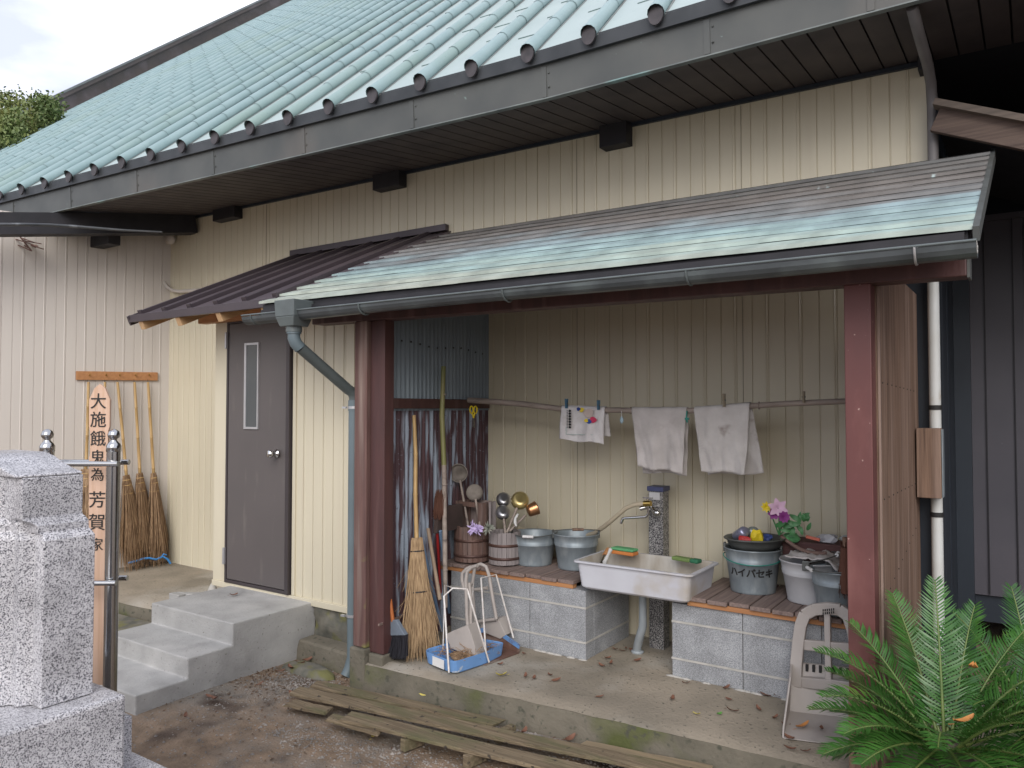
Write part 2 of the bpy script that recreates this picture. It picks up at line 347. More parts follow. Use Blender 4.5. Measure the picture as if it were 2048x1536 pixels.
# terrace at the left
t = MB()
t.grid(30, 16, lambda u, v: (-7.9 + 2.86 * u, 3.42 + .13 * u + .02 * noise.noise(Vector((u * 9, 0, 5))) + 1.3 * v, .03 + .004 * noise.noise(Vector((u * 9, v * 6, 1))) - (.03 if v == 0 else 0)))
tt = tag(obj('terrace', t, slab_m), kind='structure')
t = MB(); t.grid(30, 4, lambda u, v: (-7.9 + 2.86 * u, 3.42 + .13 * u + .02 * noise.noise(Vector((u * 9, 0, 5))) - .02 * (1 - v), -.2 + .2 * v))
obj('terrace_edge', t, slab_edge, tt)
# low mossy step in front of the terrace
t = MB(); t.hexa([(-7.9, 3.05, -.2), (-5.1, 3.2, -.2), (-5.1, 3.45, -.2), (-7.9, 3.40, -.2)], [(-7.9, 3.08, -.065), (-5.1, 3.22, -.065), (-5.1, 3.45, -.06), (-7.9, 3.40, -.06)])
tag(obj('kerb_stone', t, mossstone, bevel=.01), 'low mossy kerb stone below the terrace beside the steps', 'kerb')
# steps
st = thing('concrete_steps', 'three pale concrete steps up to the dark door', 'steps', (-4.4, 2.9, 0))
m = MB()
prof = [(2.285, -.15), (2.285, .093), (2.59, .093), (2.59, .207), (2.88, .207), (2.88, .336), (3.52, .336), (3.52, -.15)]
m.extr([(-3.97, a, b) for a, b in prof], (0, 0, 0), (-.86, 0, 0))
obj('step_block', m, concrete, st, bevel=.008)
# ------------------------------------------------------------------ MAIN BUILDING
B = thing('temple_building', 'large building with green copper roof, dark eaves and cream metal siding', 'building', (-2, 4.6, 0))
def zsw(x): return 3.465 + .0135 * (-x)
def rise(x): return 0 if x > -4 else (.0118 * (-4 - x) ** 1.9 if x > -9.5 else .302 + .06 * (-9.5 - x) * .5)
m = MB(); siding(m, (-.45, 4.6, 0), (-1, 0, 0), (0, -1, 0), 7.05, 0.0, zsw)
m.f = [f[::-1] for f in m.f]
wall = obj('wall', m, cream, B)
m = MB(); m.hexa([(-7.5, 4.575, zsw(-7.5) - .025), (-.45, 4.575, zsw(-.45) - .025), (-.45, 4.598, zsw(-.45) - .025), (-7.5, 4.598, zsw(-7.5) - .025)], [(-7.5, 4.575, zsw(-7.5) - .002), (-.45, 4.575, zsw(-.45) - .002), (-.45, 4.598, zsw(-.45) - .002), (-7.5, 4.598, zsw(-7.5) - .002)]); m.box(-8, -.46, 4.625, 4.66, 3.3, 3.9); m.box(-.60, -.45, 4.58, 4.6, .15, 2.9)  # head and corner trim, with a hidden plate added to stop light leaks
obj('trim_and_light_stop', m, navy, B)
def ey(x): return 3.72 + .066 * (x + 2.37)      # the eave runs slightly askew to the wall
FZ0, FZ1 = 3.388, 3.590
def er(x): return .031 * min(2.6, max(0, x + 2.35))     # slight upsweep of the eave towards the right corner
m = MB(); x = 3.0
while x > -13.2:
    x0 = x - .118; g_ = .008
    ya, yb = ey(x), ey(x0)
    m.hexa([(x0 + g_, yb, FZ0 + .006 + er(x0)), (x - g_ * .2, ya, FZ0 + .006 + er(x)), (x - g_ * .2, 4.62, zsw(x) + .003), (x0 + g_, 4.62, zsw(x0) + .003)], [(x0 + g_, yb, FZ0 + .026 + er(x0)), (x - g_ * .2, ya, FZ0 + .026 + er(x)), (x - g_ * .2, 4.62, zsw(x) + .02), (x0 + g_, 4.62, zsw(x0) + .02)])
    x = x0
obj('soffit', m, soffit_m, B)
m = MB(); m.grid(60, 1, lambda u, v: (3 - 16.2 * u, ey(3 - 16.2 * u) * (1 - v) + 4.65 * v, (FZ0 + .028 + er(3 - 16.2 * u)) * (1 - v) + (zsw(3 - 16.2 * u) + .021) * v)); obj('soffit_backing', m, black_m, B)
def run(m, x0, x1, dy0, dy1, z0, z1, dyt0=None):
    """a strip following the eave: dy0..dy1 offsets across, z0..z1 heights"""
    dyt0 = dy0 if dyt0 is None else dyt0
    kk = max(1, int(abs(x1 - x0) / .4)); X_ = [x0 + (x1 - x0) * q / kk for q in range(kk + 1)]; vs = []
    for x in X_: vs += [(x, ey(x) + dy0, z0 + er(x)), (x, ey(x) + dy1, z0 + er(x)), (x, ey(x) + dy1, z1 + er(x)), (x, ey(x) + dyt0, z1 + er(x))]
    m.add(vs, [(4 * q + j, 4 * q + (j + 1) % 4, 4 * q + 4 + (j + 1) % 4, 4 * q + 4 + j) for q in range(kk) for j in range(4)] + [(3, 2, 1, 0), tuple(4 * kk + j for j in range(4))])
fx = [3, 1, .2, -.6, -1.36, -2.3, -3.25, -4.2, -5.15, -6.1, -7.05, -8.0, -9, -10, -11, -12, -13.2]
m = MB()
for a, b in zip(fx, fx[1:]):
    run(m, a - .0015, b + .0015, -.02, 0, FZ0, FZ1, -.03)
    run(m, a + .02, a - .012, -.026, -.021, FZ0 + .004, FZ1 - .02, -.033)
    for zz in (.06, .14):
        m.ico((a + .035, ey(a) - .026, FZ0 + zz + er(a)), (.007, .004, .007))
obj('fascia', m, fascia_m, B)
m = MB(); run(m, 3, -13.2, -.056, -.032, FZ1 - .012, FZ1 + .062, -.066); obj('drip_edge', m, fascia_d, B)
m = MB(); run(m, 3, -13.2, -.030, .006, FZ0 - .008, FZ0 - .001); obj('fascia_lip', m, mat('lip_metal', (.17, .19, .18), (.10, .115, .115), 6, .5, c3=(.2, .34, .33), s3=2, t3=(.64, .75)), B)
# roof slope: a plane spanned by the eave direction and the rib direction
RE = Vector((-.998, -.066, 0)); RH = R(10); RR = Vector((-math.sin(RH), math.cos(RH), .83)); RU = RR.normalized()
RN = RR.cross(RE).normalized(); RN = RN if RN.z > 0 else -RN
RP0 = Vector((-2.37, 3.655, 3.642))
def rp(s_, w_): q = RP0 + RE * s_ + RU * w_; return q + Vector((0, 0, er(RP0.x - s_) * max(0, 1 - max(0, w_) / 4)))
WT, SL = 14.0, 10.95
m = MB(); m.grid(48, 56, lambda u, v: rp(-5.2 + (SL + 5.2) * u, WT * v)); rf = obj('roof', m, copper_g, B)
m = MB(); m.grid(48, 2, lambda u, v: rp(-5.2 + (SL + 5.2) * u, WT * v) - RN * .03); obj('roof_deck', m, fascia_d, B)
jointm = mat('joint_solder', (.14, .20, .205), (.185, .25, .25), 20, .7)
SP = .3835; rnd = random.Random(5)
m = MB()
for i in range(-9, 28):
    for j in range(34):
        w_ = .52 + j * .42 + (.21 if i % 2 else 0)
        if w_ < WT - .2:
            l_ = rnd.uniform(.30, .9); a = rp(i * SP + .055, w_) + RN * .002; b_ = rp(i * SP + .055 + (SP - .11) * l_, w_ + rnd.uniform(-.01, .01)) + RN * .002
            m.beam(a, b_, .012, .006, up=RN)
obj('sheet_seam', m, mat('verdigris_seam', (.13, .19, .185), (.18, .25, .24), 5, .6), rf)
m = MB()
for i in range(-9, 29):
    for k in range(28):
        m.beam(rp(i * SP + .047, k * .5), rp(i * SP + .047, k * .5 + .5), .009, .008, up=RN); m.beam(rp(i * SP - .047, k * .5), rp(i * SP - .047, k * .5 + .5), .009, .008, up=RN)
obj('rib_flange', m, mat('flange_brown', (.17, .16, .155), (.22, .24, .235), 6, .6), rf)
for i in range(-9, 29):
    m = MB(); off = RN * .022; ph = rnd.uniform(-.015, .015)
    ws = [-.012, .16 + ph] + [.16 + ph + .40 * k for k in range(1, 35)]
    ws = [q for q in ws if q < WT]
    for k, (wa, wb) in enumerate(zip(ws, ws[1:])):
        jx = RE * rnd.uniform(-.0015, .0015)
        m.tube([rp(i * SP, wa) + off + jx, rp(i * SP, wb + .004) + off + jx], [.0425 if k else .046, .0405 if k else .044], 12, cap=False)
        m.tube([rp(i * SP, wb - .002) + off, rp(i * SP, wb + .014) + off], .0432, 12, cap=False); m.cm = 1; m.tube([rp(i * SP, wb - .009) + off, rp(i * SP, wb - .003) + off], .0424, 12, cap=False); m.cm = 0
    rb = obj('roof_rib', m, [copper_rib, jointm], B)
    c0 = rp(i * SP, -.014) + off; m = MB()
    ring = [c0 + RE * math.cos(t) * .041 + Vector((0, .0, 1)) * (math.sin(t) * .056 - .006) + Vector((0, -.001, 0)) for t in [2 * math.pi * k / 16 for k in range(16)]]
    m.extr(ring, (0, 0, 0), (0, .012, 0)); obj('end_cap', m, capm, rb)
# gable verge: brown sheet-metal parapet along the far edge, parallel to the ribs
m = MB(); up = Vector((0, 0, 1))
def vq(s0, s1, h0, h1): m.hexa([rp(s0, -.2) + up * h0, rp(s1, -.2) + up * h0, rp(s1, WT) + up * h0, rp(s0, WT) + up * h0], [rp(s0, -.2) + up * h1, rp(s1, -.2) + up * h1, rp(s1, WT) + up * h1, rp(s0, WT) + up * h1])
vq(SL, SL + .35, -.3, .30); vq(SL - .03, SL + .38, .305, .325); vq(SL - .07, SL + .42, .33, .43)
obj('gable_verge', m, brown_cu, B)
m = MB(); vq(SL - .085, SL - .072, .41, .45); obj('verge_cap', m, mat('grey_cap', (.20, .22, .22), (.15, .16, .16), 4, .4), B)
# beam ends under the soffit
for px in ((745, 797, 360, 368), (1198, 1252, 268, 283), (425, 468, 425, 432), (1835, 1858, 118, 134)):
    a = onY(px[0], px[2], 4.5); b = onY(px[1], px[3], 4.5)
    m = MB(); m.box(a.x, b.x, 4.5, 4.6, b.z - .005, zsw(a.x) + .01); obj('beam_end', m, black_m, B, bevel=.004)
for x_ in (-1.45, -2.59, -5.9):
    m = MB(); m.box(x_ - .0012, x_ + .0012, 4.5955, 4.6, 0, zsw(x_) - .03); obj('sheet_lap', m, mat('lap_line', (.36, .32, .24), (.28, .25, .19), 9, .7), wall)
# dark right flank of the building
m = MB()
siding(m, (-.45, 4.6, 0), (0, 1, 0), (1, 0, 0), 3.4, 0, 3.5, .3)
obj('side_wall', m, navy, B)
m = MB(); m.box(-.6, 3, 8.0, 8.1, -.1, 3.6); m.box(3, 3.1, 3.75, 8.1, -.1, 3.6); m.box(-.45, 3, 4.63, 8.0, 3.49, 3.53)  # back wall and ceiling, plus an unseen right wall added to close off light
obj('rear_wall', m, dark, B)
# ------------------------------------------------------------------ door box
DB = thing('entry_porch', 'cream clad entry box with a narrow dark metal door', 'porch', (-4.3, 3.5, .3))
m = MB(); siding(m, (-5.04, 3.5, 0), (1, 0, 0), (0, -1, 0), .13, .345, 2.42, .13)
siding(m, (-4.165, 3.5, 0), (1, 0, 0), (0, -1, 0), .80, .345, 2.42)
m.box(-5.04, -3.365, 3.506, 3.55, .345, 2.42)
m.box(-5.04, -5.0, 3.5, 4.6, .345, 2.42)
obj('wall', m, cream, DB)
m = MB(); m.box(-5.05, -3.365, 3.478, 3.55, .312, .352); m.box(-5.05, -4.893, 3.488, 3.51, .352, 2.42); m.box(-5.05, -3.365, 3.485, 3.51, 2.30, 2.42); m.box(-4.18, -4.15, 3.488, 3.51, .352, 2.42)
obj('trim', m, cream, DB, bevel=.003)
m = MB(); DX0, DX1, DZ0, DZ1 = -4.89, -4.19, .355, 2.262
m.box(DX0, DX0 + .02, 3.47, 3.52, DZ0, DZ1); m.box(DX1 - .035, DX1, 3.465, 3.52, DZ0, DZ1); m.box(DX0 + .02, DX1 - .035, 3.47, 3.52, DZ1 - .03, DZ1); m.box(DX0 + .02, DX1 - .035, 3.47, 3.52, DZ0, DZ0 + .022)
obj('door_frame', m, door_dk, DB, bevel=.002)
m = MB(); m.box(DX0 + .022, DX1 - .037, 3.475, 3.51, DZ0 + .026, DZ1 - .033)
dr = obj('door', m, doorm, DB, bevel=.003)
wx0 = onY(490, 690, 3.47).x; wx1 = onY(518, 690, 3.47).x; wz1 = onY(500, 686, 3.47).z; wz0 = onY(500, 858, 3.47).z
m = MB(); m.box(wx0, wx0 + .022, 3.464, 3.48, wz0, wz1); m.box(wx1 - .012, wx1, 3.464, 3.48, wz0, wz1); m.box(wx0 + .022, wx1 - .012, 3.464, 3.48, wz1 - .015, wz1); m.box(wx0 + .022, wx1 - .012, 3.464, 3.48, wz0, wz0 + .015)
obj('window_frame', m, alu, dr)
m = MB(); m.box(wx0 + .02, wx1 - .010, 3.469, 3.478, wz0 + .013, wz1 - .013); obj('window_pane', m, glassd, dr)
h = onY(553, 907, 3.46)
m = MB(); My = Matrix.Translation(h) @ Matrix.Rotation(R(90), 4, 'X')
m.lathe([(0, .0), (.030, .0), (.030, .006), (.012, .010), (.011, .035), (.025, .042), (.028, .056), (.022, .068), (0, .072)], 20, My)
obj('door_knob', m, chrome, dr)
for zz in (wz1 + .02, DZ0 + .18):
    m = MB(); m.box(DX0 - .006, DX0 + .012, 3.455, 3.472, zz - .05, zz + .07); obj('hinge', m, alu, dr, bevel=.002)
# foundation stones under the box
m = MB(); m.grid(24, 10, lambda u, v: (-3.96 + .62 * u, 3.50 + .03 * noise.noise(Vector((u * 6, v * 4, 1))) , -.03 + .36 * v), True)
fo = obj('foundation', m, mossstone, DB)
m = MB(); m.hexa([(-4.02, 3.36, -.05), (-3.38, 3.33, -.05), (-3.38, 3.50, -.05), (-3.96, 3.50, -.05)], [(-3.96, 3.37, .125), (-3.38, 3.35, .115), (-3.38, 3.50, .12), (-3.96, 3.50, .13)])
tag(obj('footing', m, slab_edge, bevel=.012), 'dark damp concrete ledge below the cream wall beside the steps', 'ledge')
m = MB(); m.ico((-3.72, 3.24, -.01), (.22, .085, .06), sub=4, jit=.03); m.v = [Vector((v.x, v.y, min(v.z, .038 + .003 * math.sin(v.x * 30)))) for v in m.v]
tag(obj('mossy_stone', m, mossstone), 'flat mossy stone at the foot of the downpipe', 'stone')
# small L shaped curb left of the steps
m = MB(); m.box(-5.62, -5.50, 3.50, 3.57, .0, .195); m.box(-5.62, -5.545, 3.57, 4.25, .12, .195); m.box(-5.62, -5.50, 3.571, 3.60, .12, .195)
a = onZ(357, 1170, .17)
m = MB(); m.hexa([(-5.63, 3.50, .0), (-5.50, 3.50, .0), (-5.50, 3.56, .0), (-5.63, 3.56, .0)], [(-5.63, 3.50, .17), (-5.50, 3.50, .17), (-5.50, 3.56, .17), (-5.63, 3.56, .17)])
m.hexa([(-5.63, 3.562, .12), (-5.50, 3.562, .12), (-5.02, 3.80, .12), (-5.02, 3.90, .12)], [(-5.63, 3.562, .17), (-5.50, 3.562, .17), (-5.02, 3.80, .17), (-5.02, 3.90, .17)])
tag(obj('concrete_curb', m, concrete, bevel=.006), 'small L shaped concrete curb beside the cream porch corner', 'curb')
m = MB(); m.lathe([(.04, 0), (.045, .05), (.03, .09), (.012, .12), (.0, .125)], 10, Matrix.Translation((-5.72, 3.95, .03)))
tag(obj('stone_cone', m, mortar_m), 'small pale cone lying at the foot of the cream wall', 'cone')
# ------------------------------------------------------------------ door canopy (brown)
def zc(y): return 2.295 + .457 * (y - 3.10)
DC = thing('door_canopy', 'small dark brown ribbed metal canopy above the door', 'canopy', (-4.6, 3.6, 2.3))
m = MB(); m.hexa([(-5.50, 3.10, zc(3.1) - .012), (-3.84, 3.10, zc(3.1) - .012), (-3.70, 4.6, zc(4.6) - .012), (-5.50, 4.6, zc(4.6) - .012)], [(-5.50, 3.10, zc(3.1)), (-3.84, 3.10, zc(3.1)), (-3.70, 4.6, zc(4.6)), (-5.50, 4.6, zc(4.6))])
obj('roof_sheet', m, brownroof, DC)
for i in range(6):
    x = -5.42 + i * .303
    m = MB(); m.beam((x, 3.115, zc(3.115) + .014), (x, 4.58, zc(4.58) + .014), .035, .03); m.beam((x, 3.108, zc(3.108) + .016), (x, 3.12, zc(3.12) + .016), .045, .038)
    obj('batten', m, brownroof_d, DC, bevel=.003)
m = MB(); m.box(-5.52, -3.86, 3.08, 3.099, zc(3.1) - .05, zc(3.1) + .004); m.beam((-5.512, 3.08, zc(3.08) - .03), (-5.512, 4.6, zc(4.6) - .03), .02, .07); m.box(-5.52, -3.72, 4.555, 4.598, zc(4.6) + .0, zc(4.6) + .05)
obj('edge_trim', m, brownroof_d, DC, bevel=.002)
for x in (-5.38, -4.92, -4.46, -3.99):
    m = MB(); m.beam((x, 3.102, zc(3.1) - .072), (x, 4.6, zc(4.6) - .072), .05, .075); obj('rafter', m, orangewood_y, DC, bevel=.002)
m = MB(); m.hexa([(-5.49, 3.11, zc(3.11) - .024), (-3.85, 3.11, zc(3.11) - .024), (-3.85, 4.59, zc(4.59) - .024), (-5.49, 4.59, zc(4.59) - .024)], [(-5.49, 3.11, zc(3.11) - .014), (-3.85, 3.11, zc(3.11) - .014), (-3.85, 4.59, zc(4.59) - .014), (-5.49, 4.59, zc(4.59) - .014)])
obj('sheathing', m, orangewood_y, DC)
m = MB(); m.box(-5.14, -3.9, 3.40, 3.465, zc(3.4) - .19, zc(3.4) - .112); obj('header', m, orangewood, DC, bevel=.002)
# ------------------------------------------------------------------ copper lean-to with posts
LT = thing('wash_shelter', 'open lean-to with patinated shingled copper roof on maroon posts', 'shelter', (-2, 3.8, .15))
def zl(x, y): return 2.232 + (y - 3.0) * .447 - .008 * (x + 2)
NR = 12
cu_l = bpy.data.materials.new('patinated_shingles'); cu_l.use_nodes = True
def mk_patina(m):
    nt = m.node_tree; b = nt.nodes['Principled BSDF']; N = nt.nodes.new; L = nt.links.new
    tc = N('ShaderNodeTexCoord'); sx = N('ShaderNodeSeparateXYZ'); L(tc.outputs['Object'], sx.inputs[0])
    mp = N('ShaderNodeMapping'); mp.inputs['Scale'].default_value = (.55, 2.2, 2.2); L(tc.outputs['Object'], mp.inputs[0])
    n1 = N('ShaderNodeTexNoise'); n1.inputs['Scale'].default_value = 2.2; n1.inputs['Detail'].default_value = 6; L(mp.outputs[0], n1.inputs[0])
    mp2 = N('ShaderNodeMapping'); mp2.inputs['Scale'].default_value = (1.5, .5, 1); L(tc.outputs['Object'], mp2.inputs[0])
    n2 = N('ShaderNodeTexNoise'); n2.inputs['Scale'].default_value = 5; n2.inputs['Detail'].default_value = 8; L(mp2.outputs[0], n2.inputs[0])
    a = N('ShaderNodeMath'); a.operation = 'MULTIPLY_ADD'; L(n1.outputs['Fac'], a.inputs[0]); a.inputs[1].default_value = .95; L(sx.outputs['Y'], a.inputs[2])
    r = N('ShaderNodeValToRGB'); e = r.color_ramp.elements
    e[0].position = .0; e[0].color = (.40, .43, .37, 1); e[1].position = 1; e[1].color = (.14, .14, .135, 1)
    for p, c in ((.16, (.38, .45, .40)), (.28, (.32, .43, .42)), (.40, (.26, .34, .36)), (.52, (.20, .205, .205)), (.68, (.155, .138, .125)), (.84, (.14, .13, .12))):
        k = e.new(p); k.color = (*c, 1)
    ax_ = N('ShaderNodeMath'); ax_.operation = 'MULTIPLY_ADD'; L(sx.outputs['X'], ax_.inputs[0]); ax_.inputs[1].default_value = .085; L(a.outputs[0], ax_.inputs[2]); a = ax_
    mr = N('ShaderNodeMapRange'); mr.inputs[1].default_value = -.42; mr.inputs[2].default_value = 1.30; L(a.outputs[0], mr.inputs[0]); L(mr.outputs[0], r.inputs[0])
    x = N('ShaderNodeMix'); x.data_type = 'RGBA'; x.blend_type = 'MULTIPLY'; x.inputs[0].default_value = .8; L(r.outputs[0], x.inputs[6])
    r2 = N('ShaderNodeMapRange'); r2.inputs[1].default_value = .3; r2.inputs[2].default_value = .7; r2.inputs[3].default_value = .62; r2.inputs[4].default_value = 1.15; L(n2.outputs['Fac'], r2.inputs[0])
    L(r2.outputs[0], x.inputs[7])
    n3 = N('ShaderNodeTexNoise'); n3.inputs['Scale'].default_value = 9; n3.inputs['Detail'].default_value = 3; L(tc.outputs['Object'], n3.inputs[0])
    r3 = N('ShaderNodeMapRange'); r3.inputs[1].default_value = .72; r3.inputs[2].default_value = .78; L(n3.outputs['Fac'], r3.inputs[0])
    y = N('ShaderNodeMix'); y.data_type = 'RGBA'; L(r3.outputs[0], y.inputs[0]); L(x.outputs[2], y.inputs[6]); y.inputs[7].default_value = (.45, .55, .54, 1)
    L(y.outputs[2], b.inputs['Base Color']); b.inputs['Roughness'].default_value = .5; b.inputs['Metallic'].default_value = .05
mk_patina(cu_l)
m = MB(); YE, YT = 3.0, 4.6
for i in range(NR):
    ya = YE + (YT - YE) * i / NR; yb = YE + (YT - YE) * (i + 1) / NR + .012
    ns = 7
    xl = -3.915 + .175 * i / NR; xr = -.165
    cuts = [xl] + sorted(xl + (xr - xl) * ((k + (.5 if i % 2 else 0) + random.uniform(-.12, .12)) / ns) for k in range(1, ns)) + [xr]
    for a, b in zip(cuts, cuts[1:]):
        if b - a < .05: continue
        e = random.uniform(0, .0015)
        k = 8
        for q in range(k):
            xa = a + (b - a) * q / k; xb = a + (b - a) * (q + 1) / k
            wa = .0022 * noise.noise(Vector((xa * 3, i, 0))); wb = .0022 * noise.noise(Vector((xb * 3, i, 0)))
            m.hexa([(xa, ya, zl(xa, ya) + .003 + e + wa), (xb, ya, zl(xb, ya) + .003 + e + wb), (xb, yb, zl(xb, yb) - .006), (xa, yb, zl(xa, yb) - .006)],
                   [(xa, ya, zl(xa, ya) + .018 + e + wa), (xb, ya, zl(xb, ya) + .018 + e + wb), (xb, yb, zl(xb, yb) + .0), (xa, yb, zl(xa, yb) + .0)])
lr = obj('roof', m, cu_l, LT)
m = MB(); m.hexa([(-3.90, 3.02, zl(0, 3.02) - .045), (-.18, 3.02, zl(0, 3.02) - .06), (-.18, 4.6, zl(0, 4.6) - .06), (-3.74, 4.6, zl(0, 4.6) - .045)], [(-3.90, 3.02, zl(-3.9, 3.02) - .008), (-.18, 3.02, zl(-.18, 3.02) - .008), (-.18, 4.6, zl(-.18, 4.6) - .008), (-3.74, 4.6, zl(-3.7, 4.6) - .008)])
m.box(-3.9, -.19, 3.005, 3.03, zl(-2, 3.0) - .065, zl(-2, 3.0) - .016)
obj('roof_deck', m, black_m, LT)
m = MB(); m.beam((-.155, 2.99, zl(-.15, 3) - .015), (-.155, 4.62, zl(-.15, 4.62) - .015), .02, .05); obj('verge_trim', m, galv_d, LT)
for i in range(9):
    x = -3.7 + i * .43
    m = MB(); m.beam((x, 3.06, zl(x, 3.06) - .085), (x, 4.6, zl(x, 4.6) - .085), .045, .06); obj('rafter', m, maroon, LT)
m = MB(); m.hexa([(-3.71, 3.24, 2.135), (-.20, 3.24, 2.100), (-.20, 3.345, 2.100), (-3.71, 3.345, 2.135)], [(-3.71, 3.24, 2.245), (-.20, 3.24, 2.215), (-.20, 3.345, 2.215), (-3.71, 3.345, 2.245)])
bm_ = obj('beam', m, maroon, LT, bevel=.004)
m = MB(); m.box(-.199, -.19, 3.245, 3.34, 2.095, 2.22); obj('beam_cap', m, galv_d, bm_)
# corner and intermediate posts
m = MB(); m.box(-3.335, -3.235, 3.24, 3.34, .225, 2.13)

o = obj('post', m, mat('faded_post', (.155, .085, .072), (.085, .042, .038), 5, .7, (6, 6, .4), bump=.2, c3=(.27, .20, .17), s3=2.5, t3=(.5, .7), c4=(.2, .19, .06), s4=5, t4=(.66, .75)), LT, bevel=.005)
m = MB(); m.box(-3.232, -3.12, 3.27, 3.35, .20, 2.13); o = obj('post', m, maroon, LT, bevel=.004)
m = MB(); m.box(-3.345, -3.225, 3.22, 3.36, -.05, .222); m.box(-3.223, -3.11, 3.25, 3.36, .1, .198); obj('post_base', m, slab_edge, LT, bevel=.01)
m = MB(); m.box(-.622, -.524, 3.25, 3.345, .50, 2.105); o = obj('post', m, redpaint, LT, bevel=.004)
m = MB(); m.box(-.625, -.521, 3.247, 3.347, .14, .498); o = obj('post_foot', m, oldwood, LT, bevel=.004)
m = MB(); m.box(-.545, -.512, 3.35, 4.56, .16, 2.22)
m2 = MB()
for k in range(3):
    zz = (.85, 1.25, 1.72)[k]
    for j in range(9): m2.ico((-.511, 3.42 + j * .12, zz + .02 * j * (1 if k == 0 else -.1)), (.002, .004, .004))
sb = obj('side_board', m, oldwood, LT, bevel=.003); obj('nail', m2, ink, sb)
m = MB(); m.box(-.517, -.509, 3.346, 3.362, .3, 2.13); obj('edge_strip', m, mat('pale_strip', (.29, .21, .17), (.20, .14, .11), 6, .7, (6, 6, .4)), LT)
# corrugated partition (runs back from the left post)
cd = Vector((-3.35 + 3.2, 4.6 - 3.35, 0)).normalized(); cnm = Vector((cd.y, -cd.x, 0)); CL = 1.259
def corr(z0, z1, off=0):
    m = MB(); n = 300
    vs = []; 
    for i in range(n + 1):
        s_ = CL * i / n; p = Vector((-3.2, 3.352, 0)) + cd * s_ + cnm * (.011 * math.sin(2 * math.pi * s_ / .046) + off)
        vs += [(p.x, p.y, z0), (p.x, p.y, z1 if z1 < 2 else zl(p.x, p.y) - .05)]
    return m.add(vs, [(2 * i, 2 * i + 2, 2 * i + 3, 2 * i + 1) for i in range(n)], True)
cp_ = obj('corrugated_panel', corr(1.60, 2.65), corr_up, LT)
cp2 = obj('corrugated_panel', corr(.15, 1.66, -.004), corr_lo, LT)
cp2['label'] = 'maroon painted corrugated sheet peeling to bare metal'; cp_['label'] = 'bare blue grey corrugated sheet'
a = Vector((-3.18, 3.352, 1.645)); b = a + cd * (CL - .03)
m = MB(); m.beam(a, b, .03, .062); obj('rail', m, maroon, LT, bevel=.003)
m = MB()
for j in range(12):
    p = Vector((-3.186, 3.40, 2.05 + .0 * j)) + cd * (j * .1); p.z = 2.02 + .01 * math.sin(j); m.ico(p, (.006, .007, .007))
obj('nail', m, ink, cp_)
# ------------------------------------------------------------------ gutter and downpipe of the lean-to
GT = thing('rain_gutter', 'dark half round rain gutter with hopper and bent grey blue downpipe', 'gutter', (-2, 2.95, 2.17))
m = MB(); gp = []
for k in range(9):
    t = math.pi + math.pi * k / 8; gp.append((math.cos(t) * .047, math.sin(t) * .047))
gin = [(c * .88, s_ * .88) for c, s_ in gp[::-1]]
def gutz(x): return 2.165 - .0025 * (x + 2)
ring = gp + gin
nseg = 40; vs = []
for i in range(nseg + 1):
    x = -3.95 + 3.80 * i / nseg
    for c, s_ in ring: vs.append((x, 2.95 + c, gutz(x) + s_ + .004 * math.sin(x * 2)))
k = len(ring)
m.add(vs, [(i * k + j, i * k + (j + 1) % k, (i + 1) * k + (j + 1) % k, (i + 1) * k + j) for i in range(nseg) for j in range(k)] + [tuple(range(k - 1, -1, -1)), tuple(nseg * k + j for j in range(k))], False)
obj('trough', m, gut_m, GT)
m = MB()
for x in (-3.95 + .0,):
    pass
m.tube([(-3.95, 2.903, gutz(-3.95) + .004), (-.15, 2.903, gutz(-.15) + .004)], .0055, 6); obj('bead', m, hop_m, GT)
m = MB()
for i in range(9): m.ico((-.152 + .0, 2.95 + random.uniform(-.03, .03), gutz(-.15) - .01 + random.uniform(-.02, .01)), (.003, .012, .01))
obj('end_dirt', m, mortar_m, GT)
for x in (-3.86, -2.96, -2.03, -1.14, -.33):
    m = MB()
    pts = [(x, 2.95 + math.cos(t) * .051, gutz(x) + math.sin(t) * .051) for t in [math.pi + math.pi * q / 8 for q in range(9)]] + [(x, 3.02, gutz(x) + .03)]
    m.tube(pts, .0045, 6); m.tube([(x, 2.90, gutz(x)), (x - .012, 2.93, gutz(x) + .01), (x, 2.99, gutz(x) + .012)], .003, 5)
    obj('bracket', m, hop_m if x != -.33 else alu, GT)
hx = -3.53
m = MB(); zt, zm_, zb = 2.235, 2.14, 2.085
def hr(a, z, ay=None): ay = ay or a; return [(hx - a, 2.95 - ay, z), (hx + a, 2.95 - ay, z), (hx + a, 2.95 + ay, z), (hx - a, 2.95 + ay, z)]
rings = [hr(.085, zt, .075), hr(.08, zm_, .07), hr(.058, zb, .055)]
m.hexa(rings[1], rings[0]); m.hexa(rings[2], rings[1]); m.tube([(hx, 2.95, zb), (hx, 2.95, zb - .03)], .046, 16)
obj('hopper', m, hop_m, GT, bevel=.004)
DPX = -3.475
m = MB(); m.tube([(hx, 2.95, zb - .02), (hx, 2.95, 2.02), (hx + .004, 2.962, 1.99), (hx + .012, 2.985, 1.965)], .036, 16)
m.tube([(hx, 2.95, 2.065), (hx, 2.95, 2.045)], .042, 16)
obj('pipe_elbow', m, pipe_gy, GT)
m = MB(); e1 = Vector((hx + .012, 2.985, 1.968)); 
m.tube([e1, (DPX - .015, 3.33, 1.735), (DPX - .004, 3.36, 1.715), (DPX, 3.375, 1.685), (DPX, 3.375, 1.64)], .033, 16); obj('pipe_offset', m, hop_m, GT)
m = MB(); m.tube([(DPX, 3.375, 1.655), (DPX, 3.375, .10), (DPX - .006, 3.355, .03), (DPX - .012, 3.33, -.01)], .034, 16)
